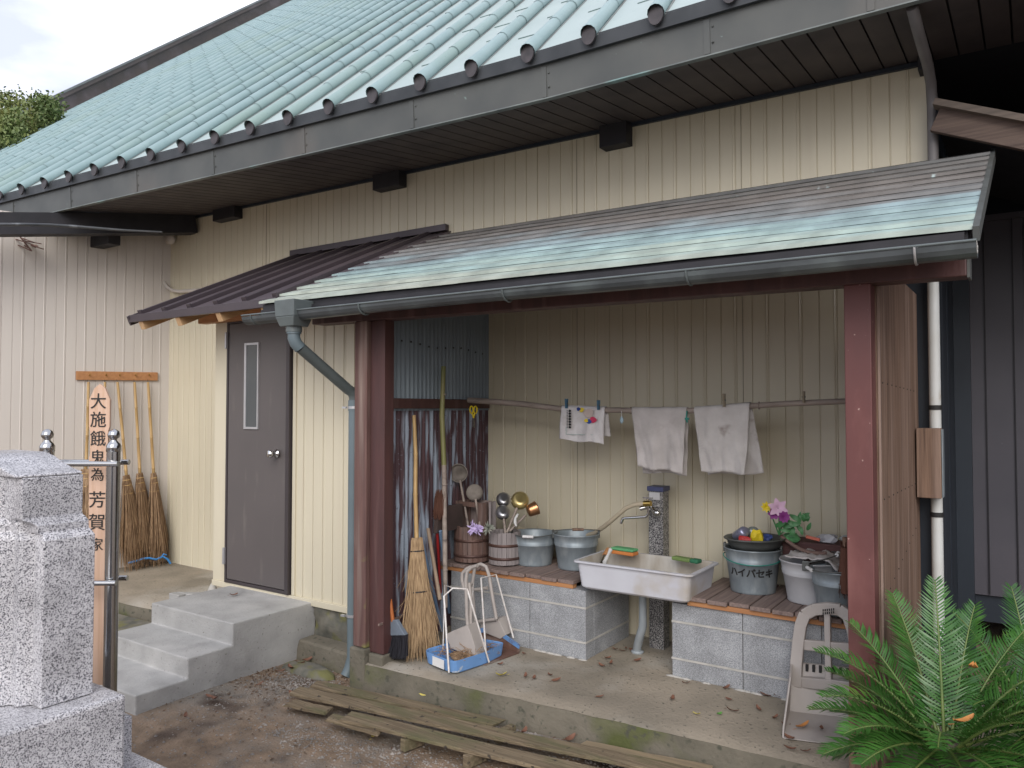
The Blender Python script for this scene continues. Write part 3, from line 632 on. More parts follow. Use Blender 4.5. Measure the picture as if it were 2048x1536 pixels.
m.tube([(DPX, 3.375, 1.665), (DPX, 3.375, 1.60)], .037, 16); obj('downpipe', m, pipe_gy, GT)
for z in (1.62, .35):
    m = MB(); m.tube([(DPX, 3.375, z - .008), (DPX, 3.375, z + .008)], .0395, 16); m.box(DPX + .03, DPX + .12, 3.37, 3.385, z - .007, z + .007); m.box(DPX - .06, DPX - .03, 3.33, 3.345, z - .006, z + .006); obj('pipe_clamp', m, alu, GT)
# ------------------------------------------------------------------ right-hand pipe, box, fence, lower roof
RP = thing('corner_downpipe', 'long grey and white drain pipe down the dark right corner', 'drain pipe', (-.43, 4.5, 0))
m = MB(); m.tube([(-.435, 3.885, 3.445), (-.43, 3.93, 3.415), (-.425, 4.05, 3.38), (-.42, 4.35, 3.345), (-.42, 4.48, 3.30), (-.42, 4.52, 3.2), (-.42, 4.52, 2.75)], .026, 14); obj('pipe_bend', m, mat('old_pipe', (.16, .15, .15), (.12, .11, .11), 5, .5), RP)
m = MB(); m.tube([(-.43, 4.52, 2.55), (-.43, 4.52, -.02)], .0275, 14); obj('pipe', m, pipe_wh, RP)
for z in (1.62, 1.07):
    m = MB(); m.tube([(-.43, 4.52, z - .012), (-.43, 4.52, z + .012)], .031, 14); obj('pipe_band', m, ink, RP)
m = MB(); m.box(-.505, -.395, 4.38, 4.47, 1.165, 1.515)
o = obj('cover_board', m, oldwood, RP, bevel=.004); m = MB(); m.box(-.393, -.388, 4.40, 4.47, 1.17, 1.51); obj('cover_side', m, galv, RP)
FN = thing('metal_fence', 'tall dark grey sheet metal fence panel at the right edge', 'fence', (.8, 6, 0))
m = MB(); siding(m, (-.36, 6, 0), (1, 0, 0), (0, -1, 0), 3.2, .38, 2.89, .32, .01); obj('sheet', m, purple, FN)
m = MB(); m.box(-.45, -.355, 5.95, 6.02, .0, 3.3); m.box(-.36, 3, 6.03, 6.07, .2, .37); obj('frame', m, navy, FN)
for k in range(5):
    m = MB(); xx = -.27 + k * .16; m.box(xx - .003, xx + .003, 5.985, 5.999, .39, 2.88); obj('seam', m, flat('seam_dark', (.018, .017, .022)), FN)
m = MB(); m.box(-.36, 2.8, 5.975, 5.998, 2.86, 2.90); obj('top_rail', m, purple, FN)
LR = thing('side_roof', 'weathered brown barge board of a lower roof at the right edge', 'roof', (0, 4.45, 3))
a = Vector((-.40, 4.45, 3.095)); b = Vector((.9, 4.45, 2.52))
m = MB(); m.beam(a, b, .04, .12); obj('barge_board', m, oldwood_x, LR, bevel=.003)
m = MB(); m.beam(a + Vector((0, -.02, .078)), b + Vector((0, -.02, .078)), .09, .032); obj('edge_board', m, mat('pale_board', (.15, .115, .09), (.10, .08, .065), 8, .7, (.4, 8, 8)), LR)
m = MB(); m.hexa([a + Vector((0, .03, .0)), b + Vector((0, .03, .0)), b + Vector((0, 1.5, .0)), a + Vector((0, 1.5, .0))], [a + Vector((0, .03, .06)), b + Vector((0, .03, .06)), b + Vector((0, 1.5, .06)), a + Vector((0, 1.5, .06))]); obj('deck', m, dark, LR)
# ------------------------------------------------------------------ annex at the left
an = R(12.7); ad = Vector((-math.sin(an), -math.cos(an), 0)); ann = Vector((math.cos(an), -math.sin(an), 0)); ac = Vector((-7.45, 4.6, 0))
AX = thing('annex_building', 'neighbouring wing with pinkish grey ribbed siding and dark roof beam', 'building', (-7.7, 3.4, 0))
m = MB(); siding(m, ac + ad * 0, ad, ann, 5.2, -.15, 3.42, .0875, .005); obj('wall', m, annex_m, AX)
m = MB(); a = onY(387, 449, 4.58); b = ac + ad * 5 + ann * .45; b.z = 2.95
c_ = ac + ad * 1.75 + ann * .38; c_.z = 3.18
m.beam(a, a + (c_ - a) * 2.2, .16, .19); obj('roof_beam', m, black_m, AX)
m = MB()
pts = [onY(325, 464, 3.8), onY(240, 460, 3.6), onY(200, 457, 3.45), onY(150, 453, 3.3), onY(100, 450, 3.1), onY(50, 449, 2.9), onY(0, 449, 2.7), onY(-80, 450, 2.5)]
m.tube(pts, [.008, .012, .013, .013, .013, .013, .013, .013], 8)
obj('eave_gutter', m, mat('old_gutter', (.08, .085, .09), (.05, .055, .06), 9, .5, c3=(.2, .21, .22), s3=6, t3=(.6, .7)), AX)
p0 = onY(170, 468, 3.95); p1 = onY(235, 490, 3.95)
m = MB(); m.box(p0.x, p1.x, 3.86, 3.98, p1.z - .0, p0.z + .02); obj('beam_end', m, black_m, AX, bevel=.004)
tw = thing('broken_lath', 'bundle of broken reddish laths sticking out under the left eave', 'laths', onY(50, 475, 3.3))
m = MB(); random.seed(3)
for i in range(9):
    a = onY(8 + random.uniform(0, 30), 468 + random.uniform(-3, 12), 3.3 + random.uniform(-.1, .1)); b = onY(55 + random.uniform(0, 34), 480 + random.uniform(-4, 22), 3.3 + random.uniform(-.1, .1))
    m.beam(a, b, .012, .008)
obj('lath', m, mat('red_lath', (.18, .09, .07), (.12, .07, .055), 9, .8), tw, bevel=0)
# conduit with round box
CP = thing('wall_conduit', 'thin cream conduit with round junction box on the wall above the door canopy', 'conduit', (-7.3, 4.5, 3))
c1 = onY(330, 475, 4.5)
m = MB(); m.lathe([(0, .05), (.055, .05), (.06, .045), (.06, 0)], 18, Matrix.Translation((c1.x, 4.58, c1.z)) @ Matrix.Rotation(R(90), 4, 'X')); obj('junction_box', m, annex_m, CP)
m = MB(); m.tube([onY(u, v, 4.55) for u, v in ((329, 485), (328, 520), (327, 545), (328, 562), (334, 574), (345, 581), (360, 583), (388, 581), (430, 578))], .018, 10); obj('pipe', m, annex_m, CP)
# hook board and hanging brooms
def annex_pt(u, v, off=.05):
    k = ann.dot(ac) + off; d = _ray(u, v); t = k / ann.dot(d); return Vector((d.x * t, d.y * t, CH + d.z * t))
hb = thing('hook_board', 'orange brown wooden board with hooks on the pinkish wall', 'hook board', annex_pt(235, 752, .02))
a0, a1 = annex_pt(152, 751, .015), annex_pt(315, 753, .015)
m = MB(); m.beam(a0, a1, .022, .085); hbo = obj('board', m, orangewood, hb, bevel=.003)
for u in (178, 211, 238, 270, 297):
    q = annex_pt(u, 750, .03); m = MB(); m.tube([q, q + ann * .025, q + ann * .035 + Vector((0, 0, -.01)), q + ann * .035 + Vector((0, 0, .012))], .004, 6); obj('hook', m, brass, hb)
def straw_head(n, r0, r1, L_, mt_seed, flare=1.0, thick=.0022, bias=0):
    rnd = random.Random(mt_seed); m = MB()
    for i in range(n):
        t = rnd.uniform(0, 2 * math.pi); q = math.sqrt(rnd.random())
        a = Vector((math.cos(t) * r0 * q, math.sin(t) * r0 * q * .7, rnd.uniform(-.02, .03)))
        l = L_ * rnd.uniform(.72, 1.03)
        e = Vector((math.cos(t + rnd.uniform(-.5, .5)) * r1 * q * rnd.uniform(.8, 1.15) + bias * l, math.sin(t) * r1 * q * .5, -l))
        mid = a.lerp(e, .5); fl = (1 - flare) * .3; mid.x = a.x * .5 + e.x * .5 * .8 + rnd.uniform(-.01, .01)
        m2 = e.lerp(mid, .4) + Vector((rnd.uniform(-.008, .008), 0, 0))
        m.tube([a, mid, m2, e], [thick, thick, thick * .8, thick * .4], 3, cap=False, smooth=False)
    return m
blab = ['bamboo broom on the leftmost hook, half hidden behind the grave board', 'bamboo broom hanging behind the inscribed board, second hook',
        'bamboo broom on the middle hook beside the inscribed board, blue tie at its foot', 'bamboo broom second from the porch, on the fourth hook', 'rightmost hanging bamboo broom, nearest the cream porch, blue string at its foot']
proto = None
feet = [(166, 1080), (196, 1130), (270, 1145), (290, 1128), (318, 1132)]
offs = [.12, .12, .20, .14, .12]
for i, u in enumerate((178, 211, 236, 270, 297)):
    top = annex_pt(u - 1, 764, .06); bot = annex_pt(*feet[i], offs[i]) 
    if i in (2, 3, 4): bot.z = max(bot.z, .04)
    if i < 2: bot.z = .2
    d = bot - top; Ltot = 1.78
    if proto is None:
        r = thing('bamboo_broom', blab[0], 'broom', top, 'brooms hanging from the hook board'); proto = r
        m = MB(); zz = [0, -.25, -.255, -.26, -.55, -.555, -.56, -.85, -.855, -.86, -1.08]; rr = [.012, .014, .017, .014, .014, .017, .014, .015, .018, .015, .015]
        m.tube([(0.004 * math.sin(z * 3), 0, z) for z in zz], rr, 8); hd = obj('handle', m, bamboo_y, r, local=True)
        m = MB(); m.tube([(0, 0, -.03), (.01, 0, .02), (0, 0, .035), (-.008, 0, .02), (0, 0, -.03)], .0025, 5); obj('loop', m, ink, hd, local=True)
        m = straw_head(340, .038, .215, .88, 5, thick=.0034); m.v = [v + Vector((0, 0, -.93)) for v in m.v]; obj('twig_head', m, straw_d, r, local=True)
        m = MB(); m.lathe([(.026, -.93), (.036, -1.05), (.048, -1.2), (.065, -1.45), (.07, -1.62)], 14); m.v = [Vector((v.x, v.y * .7, v.z)) for v in m.v]; obj('twig_core', m, straw_d, r, local=True)
        for z, q in ((-.95, .042), (-1.0, .047), (-1.08, .055)):
            m = MB(); m.lathe([(q, z - .005), (q + .004, z), (q, z + .005)], 14); m.v = [Vector((v.x, v.y * .75, v.z)) for v in m.v]; obj('binding', m, bamboo_y, r, local=True)
    else:
        r = copy_tree(proto); r['label'] = blab[i]
    r.location = top
    r.rotation_euler = Vector((0, 0, -1)).rotation_difference(d).to_euler() if False else (d.normalized().to_track_quat('-Z', 'Y')).to_euler()
    r.scale = (1, 1, d.length / 1.80)
m = MB(); m.tube([annex_pt(u, v, .26) for u, v in ((256, 1126), (272, 1122), (286, 1117), (298, 1116), (312, 1119), (325, 1113), (335, 1118), (341, 1127))], .011, 5)
m.tube([annex_pt(u, v, .26) for u, v in ((322, 1116), (327, 1108), (333, 1110))], .008, 5)
tag(obj('plastic_string', m, flat('blue_string', (.05, .25, .60), .4)), 'bright blue plastic string tied round the feet of the hanging brooms', 'string')
# ------------------------------------------------------------------ granite monument and steel stand, grave board
def loft(m, rings, close=True, smooth=False, cap0=False, cap1=False):
    k = len(rings[0]); vs = [p for r_ in rings for p in r_]
    fs = [(i * k + j, i * k + (j + 1) % k, (i + 1) * k + (j + 1) % k, (i + 1) * k + j) for i in range(len(rings) - 1) for j in range(k)]
    if cap0: fs.append(tuple(range(k - 1, -1, -1)))
    if cap1: fs.append(tuple((len(rings) - 1) * k + j for j in range(k)))
    return m.add(vs, fs, smooth)
GM = thing('granite_monument', 'polished speckled grey granite monument block on stepped granite base', 'monument', (-2.7, 1.1, 0))
m = MB()
# shaft: plan outline (x,y) of lower part with notched corners
def prism_z(m, pts, z0, z1): return m.extr([(x, y, z0) for x, y in pts], (0, 0, 0), (0, 0, z1 - z0))
lowp = [(-2.95, 1.035), (-2.56, 1.035), (-2.535, 1.075), (-2.50, 1.075), (-2.485, 1.11), (-2.43, 1.11), (-2.43, 1.262), (-2.95, 1.262)]
mid_ = [(-2.945, 1.04), (-2.565, 1.04), (-2.54, 1.08), (-2.505, 1.08), (-2.492, 1.115), (-2.442, 1.115), (-2.442, 1.256), (-2.945, 1.256)]
upp_ = [(-2.93, 1.05), (-2.60, 1.05), (-2.58, 1.066), (-2.56, 1.066), (-2.52, 1.068), (-2.475, 1.068), (-2.475, 1.245), (-2.93, 1.245)]
def rg(p, z, k=0, q=None): return [((x * (1 - k) + (q[i][0] * k if q else 0)) if q else x, (y * (1 - k) + q[i][1] * k) if q else y, z) for i, (x, y) in enumerate(p)]
loft(m, [rg(lowp, .735), rg(lowp, 1.225), rg(lowp, 1.234, .5, mid_), rg(mid_, 1.240), rg(mid_, 1.246, .25, upp_), rg(mid_, 1.268, .3, upp_), rg(mid_, 1.280, .6, upp_), rg(mid_, 1.286, .95, upp_), rg(upp_, 1.292), rg(upp_, 1.411)], cap0=True, cap1=True)
sh = obj('shaft', m, granite, GM, bevel=.003)
m = MB(); m.extr([(x, 1.052, z) for x, z in ((-2.93, 1.412), (-2.476, 1.412), (-2.478, 1.420), (-2.54, 1.430), (-2.60, 1.445), (-2.66, 1.464), (-2.72, 1.474), (-2.93, 1.474))], (0, 0, 0), (0, .192, 0)); m.f = [f[::-1] for f in m.f]; obj('cap', m, granite, GM, bevel=.012)
m = MB(); m.box(-3.4, -2.345, .5, 1.322, .46, .733); obj('base_block', m, granite, GM, bevel=.012)
m = MB(); m.box(-3.4, -2.385, .5, 1.40, .50, .62) if False else m.box(-3.4, -2.42, 1.325, 1.385, .46, .63); obj('rear_block', m, granite, GM, bevel=.005)
m = MB(); m.box(-3.6, -2.20, .3, 1.47, -.05, .45); obj('plinth', m, granite, GM, bevel=.008)
def dist_pt(u, v, dep):
    d = _ray(u, v); fw = (-d.x * _sy + d.y * _cy) * _cp + d.z * _sp; t = dep / fw; return Vector((d.x * t, d.y * t, CH + d.z * t))
SS = thing('steel_stand', 'stainless steel post and rail stand behind the granite monument', 'stand', (-3.5, 1.75, 0))
tops = []
for u in (95, 228):
    p = dist_pt(u, 858, 3.4); tops.append(p)
    m = MB(); m.lathe([(.029, -.02), (.029, p.z - .10)], 20, Matrix.Translation((p.x, p.y, 0))); ps = obj('post', m, steel, SS)
    m = MB(); m.lathe([(.029, -.10), (.031, -.099), (.031, -.075), (.026, -.065), (.014, -.052), (.013, -.045), (.024, -.036), (.026, -.025), (.021, -.010), (.009, -.002), (0, 0)], 20, Matrix.Translation(p)); obj('finial', m, steel, ps)
rd = (tops[1] - tops[0]).normalized(); rn = Vector((rd.y, -rd.x, 0))
for z in (1.375, .86):
    for sgn in (1, -1):
        a = tops[0] + rn * .05 * sgn; b = tops[1] + rn * .05 * sgn; a.z = b.z = z
        m = MB(); m.tube([a - rd * .03, b + rd * .045], .012, 12); obj('rail', m, steel, SS)
    for t_ in tops:
        m = MB(); m.beam(Vector((t_.x, t_.y, z)) - rn * .05, Vector((t_.x, t_.y, z)) + rn * .05, .014, .014); obj('rail_bracket', m, steel, SS)
SB = thing('memorial_board', 'tall pointed wooden memorial board with brushed black characters leaning in the steel stand', 'memorial board', (-3.45, 1.83, .3))
tp = dist_pt(213, 768, 3.43); bt = dist_pt(192, 1370, 3.40)
ax_y = (tp - bt).normalized(); ax_x = rd
FB = frame(bt, ax_x, ax_y); Ht = (tp - bt).length
m = MB(); hw = .044
outl = [(-hw * .8, 0), (hw * .8, 0), (hw * .95, Ht * .5), (hw, Ht - .33), (hw * .9, Ht - .31), (hw * .92, Ht - .21), (hw * 1.05, Ht - .19), (hw * 1.05, Ht - .07), (hw * .55, Ht - .02), (0, Ht), (-hw * .55, Ht - .02), (-hw * 1.05, Ht - .07), (-hw * 1.05, Ht - .19), (-hw * .92, Ht - .21), (-hw * .9, Ht - .31), (-hw, Ht - .33), (-hw * .95, Ht * .5)]
m.extr([FB @ Vector((x, y, 0)) for x, y in outl], (0, 0, 0), FB.to_3x3() @ Vector((0, 0, -.014))); sbo = obj('board', m, sotoba_m, SB, bevel=.001)
pz = [(213, 805, '大', .074), (209, 842, '施', .074), (207, 880, '餓', .072), (205, 918, '鬼', .07), (207, 952, '為', .062), (199, 1003, '芳', .078), (195, 1048, '賀', .078), (192, 1092, '家', .06)]
tm = MB()
for u, v, ch, sz in pz:
    s_ = (ch, (v - 768) / (1370 - 768)); p = FB @ Vector((-.004, Ht * (1 - s_[1]), .002))
    t_ = text_mb(ch, sz, frame(p, ax_x, ax_y), .0004, .0003); tm.add(t_.v, t_.f)
obj('lettering', tm, ink, sbo)
# ------------------------------------------------------------------ block piers and shelves
def pier(name, label, x0, x1, y0, y1, xj, side):
    r = thing(name, label, 'block pier', ((x0 + x1) / 2, (y0 + y1) / 2, SZ), 'grey block piers under the wash shelves')
    m = MB(); mo = MB()
    zr = [(SZ, SZ + .095), (SZ + .105, SZ + .295), (SZ + .305, SZ + .40)]
    for za, zb in zr:
        xs = [x0] + [x for x in xj if x0 < x < x1] + [x1]
        for a, b in zip(xs, xs[1:]): m.box(a + .002, b - .002, y0, y0 + .1, za, zb)
        if side == 'r': m.box(x1 - .10, x1 - .002, y0 + .103, y1, za, zb)
        if side == 'l': m.box(x0 + .002, x0 + .1, y0 + .103, y1, za, zb)
    mo.box(x0 + .005, x1 - .005, y0 - .003, y0 + .09, SZ + .0, SZ + .39) if False else None
    for z in (SZ + .1, SZ + .3):
        mo.box(x0 - .001, x1 + .001, y0 - .004, y0 + .1, z - .0055, z + .0055)
        if side == 'r': mo.box(x1 - .1, x1 + .0015, y0 + .102, y1, z - .0055, z + .0055)
        if side == 'l': mo.box(x0 - .0015, x0 + .1, y0 + .102, y1, z - .0055, z + .0055)
    mo.box(x0 + .004, x1 - .004, y0 + .012, y0 + .09, SZ, SZ + .395)
    for i in range(30):
        x = random.uniform(x0, x1); mo.ico((x, y0 - .006, SZ), (random.uniform(.02, .05), .012, .008), jit=.2)
    obj('blocks', m, block_m, r, bevel=.002); obj('mortar_joints', mo, mortar_m, r)
    return r
pier('block_pier', 'grey block pier under the left shelf with the wooden pails', -3.19, -2.185, 3.975, 4.55, (-2.93, -2.575), 'r')
pier('block_pier', 'grey block pier under the right shelf with the painted bucket', -1.672, -.56, 4.015, 4.55, (-1.281, -.89), 'l')
def shelf(label, x0, x1, y0, y1, n):
    r = thing('wooden_shelf', label, 'shelf', ((x0 + x1) / 2, y0, .6), 'low board shelves on the block piers')
    wd = (x1 - x0) / n
    for i in range(n):
        m = MB(); e = random.uniform(-.012, .01); z = .6 + random.uniform(-.002, .002)
        m.hexa([(x0 + i * wd + .004, y0 + e, z - .022), (x0 + (i + 1) * wd - .004, y0 + e * .8, z - .022), (x0 + (i + 1) * wd - .004, y1, z - .022), (x0 + i * wd + .004, y1, z - .022)],
               [(x0 + i * wd + .004, y0 + e, z), (x0 + (i + 1) * wd - .004, y0 + e * .8, z), (x0 + (i + 1) * wd - .004, y1, z), (x0 + i * wd + .004, y1, z)])
        obj('board', m, shelfwood, r, bevel=.003)
    m = MB(); m.box(x0, x1 - .01, y0 + .012, y0 + .06, .551, .577); m.box(x0, x1 - .01, y1 - .08, y1 - .03, .551, .577)
    obj('batten', m, orangewood, r, bevel=.002)
shelf('weathered board shelf at the left carrying two wooden pails', -3.29, -2.265, 3.965, 4.54, 9)
shelf('weathered board shelf at the right carrying the painted bucket', -1.575, -.56, 3.985, 4.56, 9)
# ------------------------------------------------------------------ sink
SK = thing('wash_sink', 'wide shallow white plastic sink resting between the two shelves', 'sink', (-1.87, 4.1, .57))
sx0, sx1, sy0, sy1, szt, szb = -2.235, -1.51, 3.90, 4.335, .735, .575
def rr(x0, x1, y0, y1, z, r=.03, k=5):
    pts = []
    for cx, cy_, a0 in ((x1 - r, y0 + r, -90), (x1 - r, y1 - r, 0), (x0 + r, y1 - r, 90), (x0 + r, y0 + r, 180)):
        for i in range(k): a = R(a0 + 90 * i / (k - 1)); pts.append((cx + r * math.cos(a), cy_ + r * math.sin(a), z))
    return pts
m = MB(); loft(m, [rr(sx0 + .05, sx1 - .05, sy0 + .045, sy1 - .045, szb), rr(sx0 + .035, sx1 - .035, sy0 + .03, sy1 - .03, szb + .012), rr(sx0 + .018, sx1 - .018, sy0 + .015, sy1 - .015, szt - .012), rr(sx0, sx1, sy0, sy1, szt - .010), rr(sx0, sx1, sy0, sy1, szt), rr(sx0 + .022, sx1 - .022, sy0 + .02, sy1 - .02, szt + .001)], cap0=True)
obj('basin_shell', m, sink_m, SK, bevel=.002)
m = MB(); loft(m, [rr(sx0 + .022, sx1 - .022, sy0 + .02, sy1 - .02, szt + .001), rr(sx0 + .05, sx1 - .05, sy0 + .045, sy1 - .045, szb + .02)], cap1=True); obj('basin_inner', m, sink_in, SK)
m = MB(); m.tube([(-1.92, 4.18, .575), (-1.92, 4.18, .42), (-1.925, 4.19, .34), (-1.965, 4.22, .25), (-1.995, 4.26, .19), (-2.0, 4.275, .15)], [.022, .022, .024, .024, .024, .03], 12)
for i in range(12):
    t = i / 12; p = Vector((-1.93, 4.195, .32)).lerp(Vector((-1.998, 4.268, .17)), t); m.ico(p, (.028, .028, .005))
m.lathe([(.035, 0), (.04, .012), (.02, .02)], 14, Matrix.Translation((-2.0, 4.275, .15)))
obj('drain_hose', m, mat('drain_plastic', (.33, .36, .38), (.27, .3, .32), 9, .45), SK)
# tap pillar
TP = thing('tap_pillar', 'dark speckled granite water tap pillar behind the sink', 'tap pillar', (-1.96, 4.45, .15))
m = MB(); m.box(-1.985, -1.89, 4.41, 4.505, .14, 1.105); obj('pillar', m, granite_tap, TP, bevel=.004)
m = MB(); m.box(-1.992, -1.884, 4.404, 4.511, 1.106, 1.135); obj('cap', m, flat('dark_blue_cap', (.06, .07, .16), .4), TP, bevel=.003)
m = MB(); m.box(-1.975, -1.905, 4.4, 4.409, 1.055, 1.10); obj('label_plate', m, mat('label_white', (.55, .54, .55), (.45, .44, .45), 9, .5), TP)
tz = 1.015
m = MB(); m.tube([(-1.94, 4.41, tz), (-1.94, 4.34, tz)], .014, 12); m.tube([(-1.94, 4.35, tz), (-1.97, 4.33, tz), (-2.0, 4.32, tz - .01)], .014, 10)
m.ico((-1.955, 4.335, tz + .012), (.024, .024, .022), sub=2); m.tube([(-1.93, 4.345, tz), (-1.90, 4.33, tz - .035)], .012, 8); m.ico((-1.895, 4.33, tz - .03), (.022, .014, .02), sub=2); m.tube([(-1.955, 4.335, tz + .02), (-1.955, 4.335, tz + .055)], .008, 8); m.box(-1.985, -1.925, 4.328, 4.342, tz + .052, tz + .062)
tp_ = obj('tap', m, chrome, TP)
m = MB(); sp0 = onY(1297, 1012, 4.30); m.tube([sp0, onY(1297, 1028, 4.30), onY(1291, 1034, 4.30), onY(1252, 1036, 4.28), onY(1246, 1037, 4.28), onY(1242, 1047, 4.28)], .0085, 10); obj('spout', m, chrome, tp_)
m = MB(); m.tube([onY(1302, 1007, 4.30), onY(1288, 1007, 4.30)], .018, 12); obj('hose_fitting', m, brass, tp_)
hs = MB(); pth = [(1290, 1007, 4.30), (1270, 1009, 4.30), (1252, 1016, 4.31), (1230, 1035, 4.33), (1210, 1052, 4.36), (1190, 1066, 4.42), (1160, 1075, 4.5), (1110, 1078, 4.53), (1070, 1068, 4.53), (1048, 1060, 4.5), (1034, 1056, 4.46)]
hs.tube([onY(*p) for p in pth], .014, 10)
tag(obj('garden_hose', hs, hose_m), 'beige garden hose from the tap running behind the two grey buckets', 'hose')
# ------------------------------------------------------------------ brushes and sponges on the sink
def rbox(name, label, cat, c, dims, mt, rz=0, parts=(), ry=0):
    r = thing(name, label, cat, c); r.rotation_euler = (0, ry, rz)
    m = MB(); m.box(-dims[0] / 2, dims[0] / 2, -dims[1] / 2, dims[1] / 2, 0, dims[2]); obj(parts[0] if parts else 'body', m, mt, r, local=True, bevel=min(dims) * .3)
    return r
c = onZ(1249, 1108, .74)
r = rbox('scrub_brush', 'green backed orange scrubbing sponge on the left back rim of the sink', 'brush', (c.x, c.y, .738), (.155, .07, .022), orange_m, R(-6), ('pad',))
m = MB(); m.box(-.078, .078, -.036, .036, .023, .04); obj('back', m, green_m, r, local=True, bevel=.008)
c = onZ(1365, 1121, .74)
r = rbox('scrub_sponge', 'dull green scrubbing pad with dark green end on the right back rim of the sink', 'sponge', (c.x, c.y, .738), (.12, .05, .022), green2, R(-12), ('pad',))
m = MB(); m.box(.061, .115, -.026, .026, 0, .024); obj('grip', m, flat('dark_green', (.03, .16, .08), .7), r, local=True, bevel=.008)
r = thing('hand_brush', 'small wooden handled brush leaning in the left corner of the sink', 'brush', (-2.15, 4.1, .62))
a, b = onY(1216, 1098, 4.16), onY(1203, 1125, 4.03)
m = MB(); m.tube([a, a.lerp(b, .5)], [.012, .016], 8); obj('handle', m, orangewood, r); m = MB(); m.tube([a.lerp(b, .52), b], [.012, .008], 8); obj('ferrule', m, chrome, r)
r = thing('bottle_brush', 'white handled brush lying beside the wooden handled one in the sink', 'brush', (-2.1, 4.1, .62))
a, b = onY(1221, 1100, 4.15), onY(1209, 1125, 4.03)
m = MB(); m.tube([a, a.lerp(b, .35), b], [.013, .008, .012], 8); obj('handle', m, whitepl, r)
# ------------------------------------------------------------------ buckets
def bucket(label, loc, rt, rb, h, mt, group=None, handle='down', grip=True, name='metal_bucket', rz=0, gripm=None):
    r = thing(name, label, 'bucket', loc, group); r.rotation_euler = (0, 0, rz)
    m = MB(); z1 = h
    k = lambda t: rb + (rt - rb) * t
    prof = [(0, .012), (rb * .97, .012), (rb, 0), (rb + .004, .004), (rb + .003, .012), (k(.66), h * .66), (k(.68) + .004, h * .675), (k(.70), h * .69), (k(.74) + .004, h * .74), (k(.76), h * .755), (rt, h - .008), (rt + .006, h - .004), (rt + .005, h + .003), (rt - .001, h + .001), (rt - .004, h - .01), (rb, .02), (0, .018)]
    m.lathe(prof, 36); obj('body', m, mt, r, local=True)
    for sx in (-1, 1):
        m = MB(); m.box(sx * rt - .008 if sx > 0 else -rt - .006, sx * rt + .006 if sx > 0 else -rt + .008, -.018, .018, h - .03, h + .02); obj('ear', m, galv_d, r, local=True, bevel=.004)
    m = MB(); pts = []
    for i in range(17):
        t = math.pi * i / 16; c_, s_ = math.cos(t) * (rt + .006), math.sin(t)
        if handle == 'down': pts.append((c_, -s_ * (rt + .012), h + .012 - s_ * .012))
        elif handle == 'back': pts.append((c_, -s_ * rt * .9, h + .012 + s_ * .03))
        else: pts.append((c_, -s_ * .03, h + .012 - s_ * .0))
    m.tube(pts, .0032, 6); obj('bail', m, galv_d, r, local=True)
    if grip:
        p = pts[8]; m = MB(); m.tube([(-.035, p[1], p[2]), (.035, p[1], p[2])], .009, 10)
        if gripm is None:
            for q in range(6): m.lathe([(.009, -.003), (.0115, 0), (.009, .003)], 10, Matrix.Translation((-.03 + q * .012, p[1], p[2])) @ Matrix.Rotation(R(90), 4, 'Y'))
        obj('grip', m, gripm or whitepl, r, local=True)
    return r
bucket('grey galvanised bucket with white grip beside the wooden pails', (-2.735, 4.27, .6), .154, .115, .20, galv, 'grey buckets left of the sink', rz=R(20))
bucket('grey galvanised bucket with brown grip touching the sink, left of it', (-2.44, 4.31, .6), .146, .112, .22, galv, 'grey buckets left of the sink', handle='back', gripm=oldwood, rz=R(35))
bk = bucket('tall galvanised bucket with black painted characters and a teal cord', (-1.321, 4.33, .6), .152, .118, .24, galv, None, handle='none', grip=False, rz=R(15))
cdir = (Vector((0, 0, 0)) - Vector((-1.321, 4.33, 0))).normalized(); ang0 = math.atan2(cdir.y, cdir.x)
m = MB()
for i, ch in enumerate('ハイバセキ'):
    th = ang0 + (i - 2.2) * .36; zc_ = .118; rad = .118 + (.152 - .118) * zc_ / .24 + .0035
    nrm = Vector((math.cos(th), math.sin(th), 0)); tx = Vector((-math.sin(th), math.cos(th), 0))
    p = Vector(bk.location) + nrm * rad + Vector((0, 0, zc_))
    t_ = text_mb(ch, .052, frame(p, tx, Vector((0, 0, 1)) + nrm * .14), .0004, .0016); m.add(t_.v, t_.f)
mm = bk.matrix_basis.inverted() if False else (Matrix.Translation(bk.location) @ Euler(bk.rotation_euler).to_matrix().to_4x4()).inverted()
m.v = [mm @ v for v in m.v]; obj('lettering', m, ink, bk, local=True)
m = MB(); m.tube([(math.cos(t) * (.158 if t else .158), math.sin(t) * .158, .195 - .028 * max(0, math.cos(t - (ang0 - R(15))))) for t in [2 * math.pi * i / 30 for i in range(31)]], .003, 5); obj('cord', m, teal_m, bk, local=True)
# dark nested basin on top holding trash
BS = thing('dark_basin', 'dark dented metal basin of rubbish resting in the painted bucket', 'basin', (-1.31, 4.33, .83))
m = MB(); m.lathe([(0, .0), (.115, .0), (.14, .03), (.148, .055), (.162, .06), (.165, .066), (.160, .07), (.145, .062), (.135, .035), (.11, .012), (0, .012)], 32); m.v = [Vector((v.x * 1.02, v.y * .98, v.z + .03 * v.x)) for v in m.v]
obj('bowl', m, galv_d, BS, local=True)
def crumple(name, label, cat, c, r_, mt, seed, sc=(1, 1, 1)):
    random.seed(seed); m = MB(); m.ico((0, 0, 0), (r_ * sc[0], r_ * sc[1], r_ * sc[2]), sub=2, jit=.28)
    m.sm = [False] * len(m.sm); o = tag(obj(name, m, mt, local=True), label, cat); o.location = c; return o
def can(label, c, rot, mt, rad=.03, h=.1):
    r = thing('drink_can', label, 'can', c); r.rotation_euler = rot
    m = MB(); m.lathe([(0, 0), (rad * .8, 0), (rad, .008), (rad, h - .01), (rad * .8, h), (0, h - .003)], 18); obj('body', m, mt, r, local=True); return r
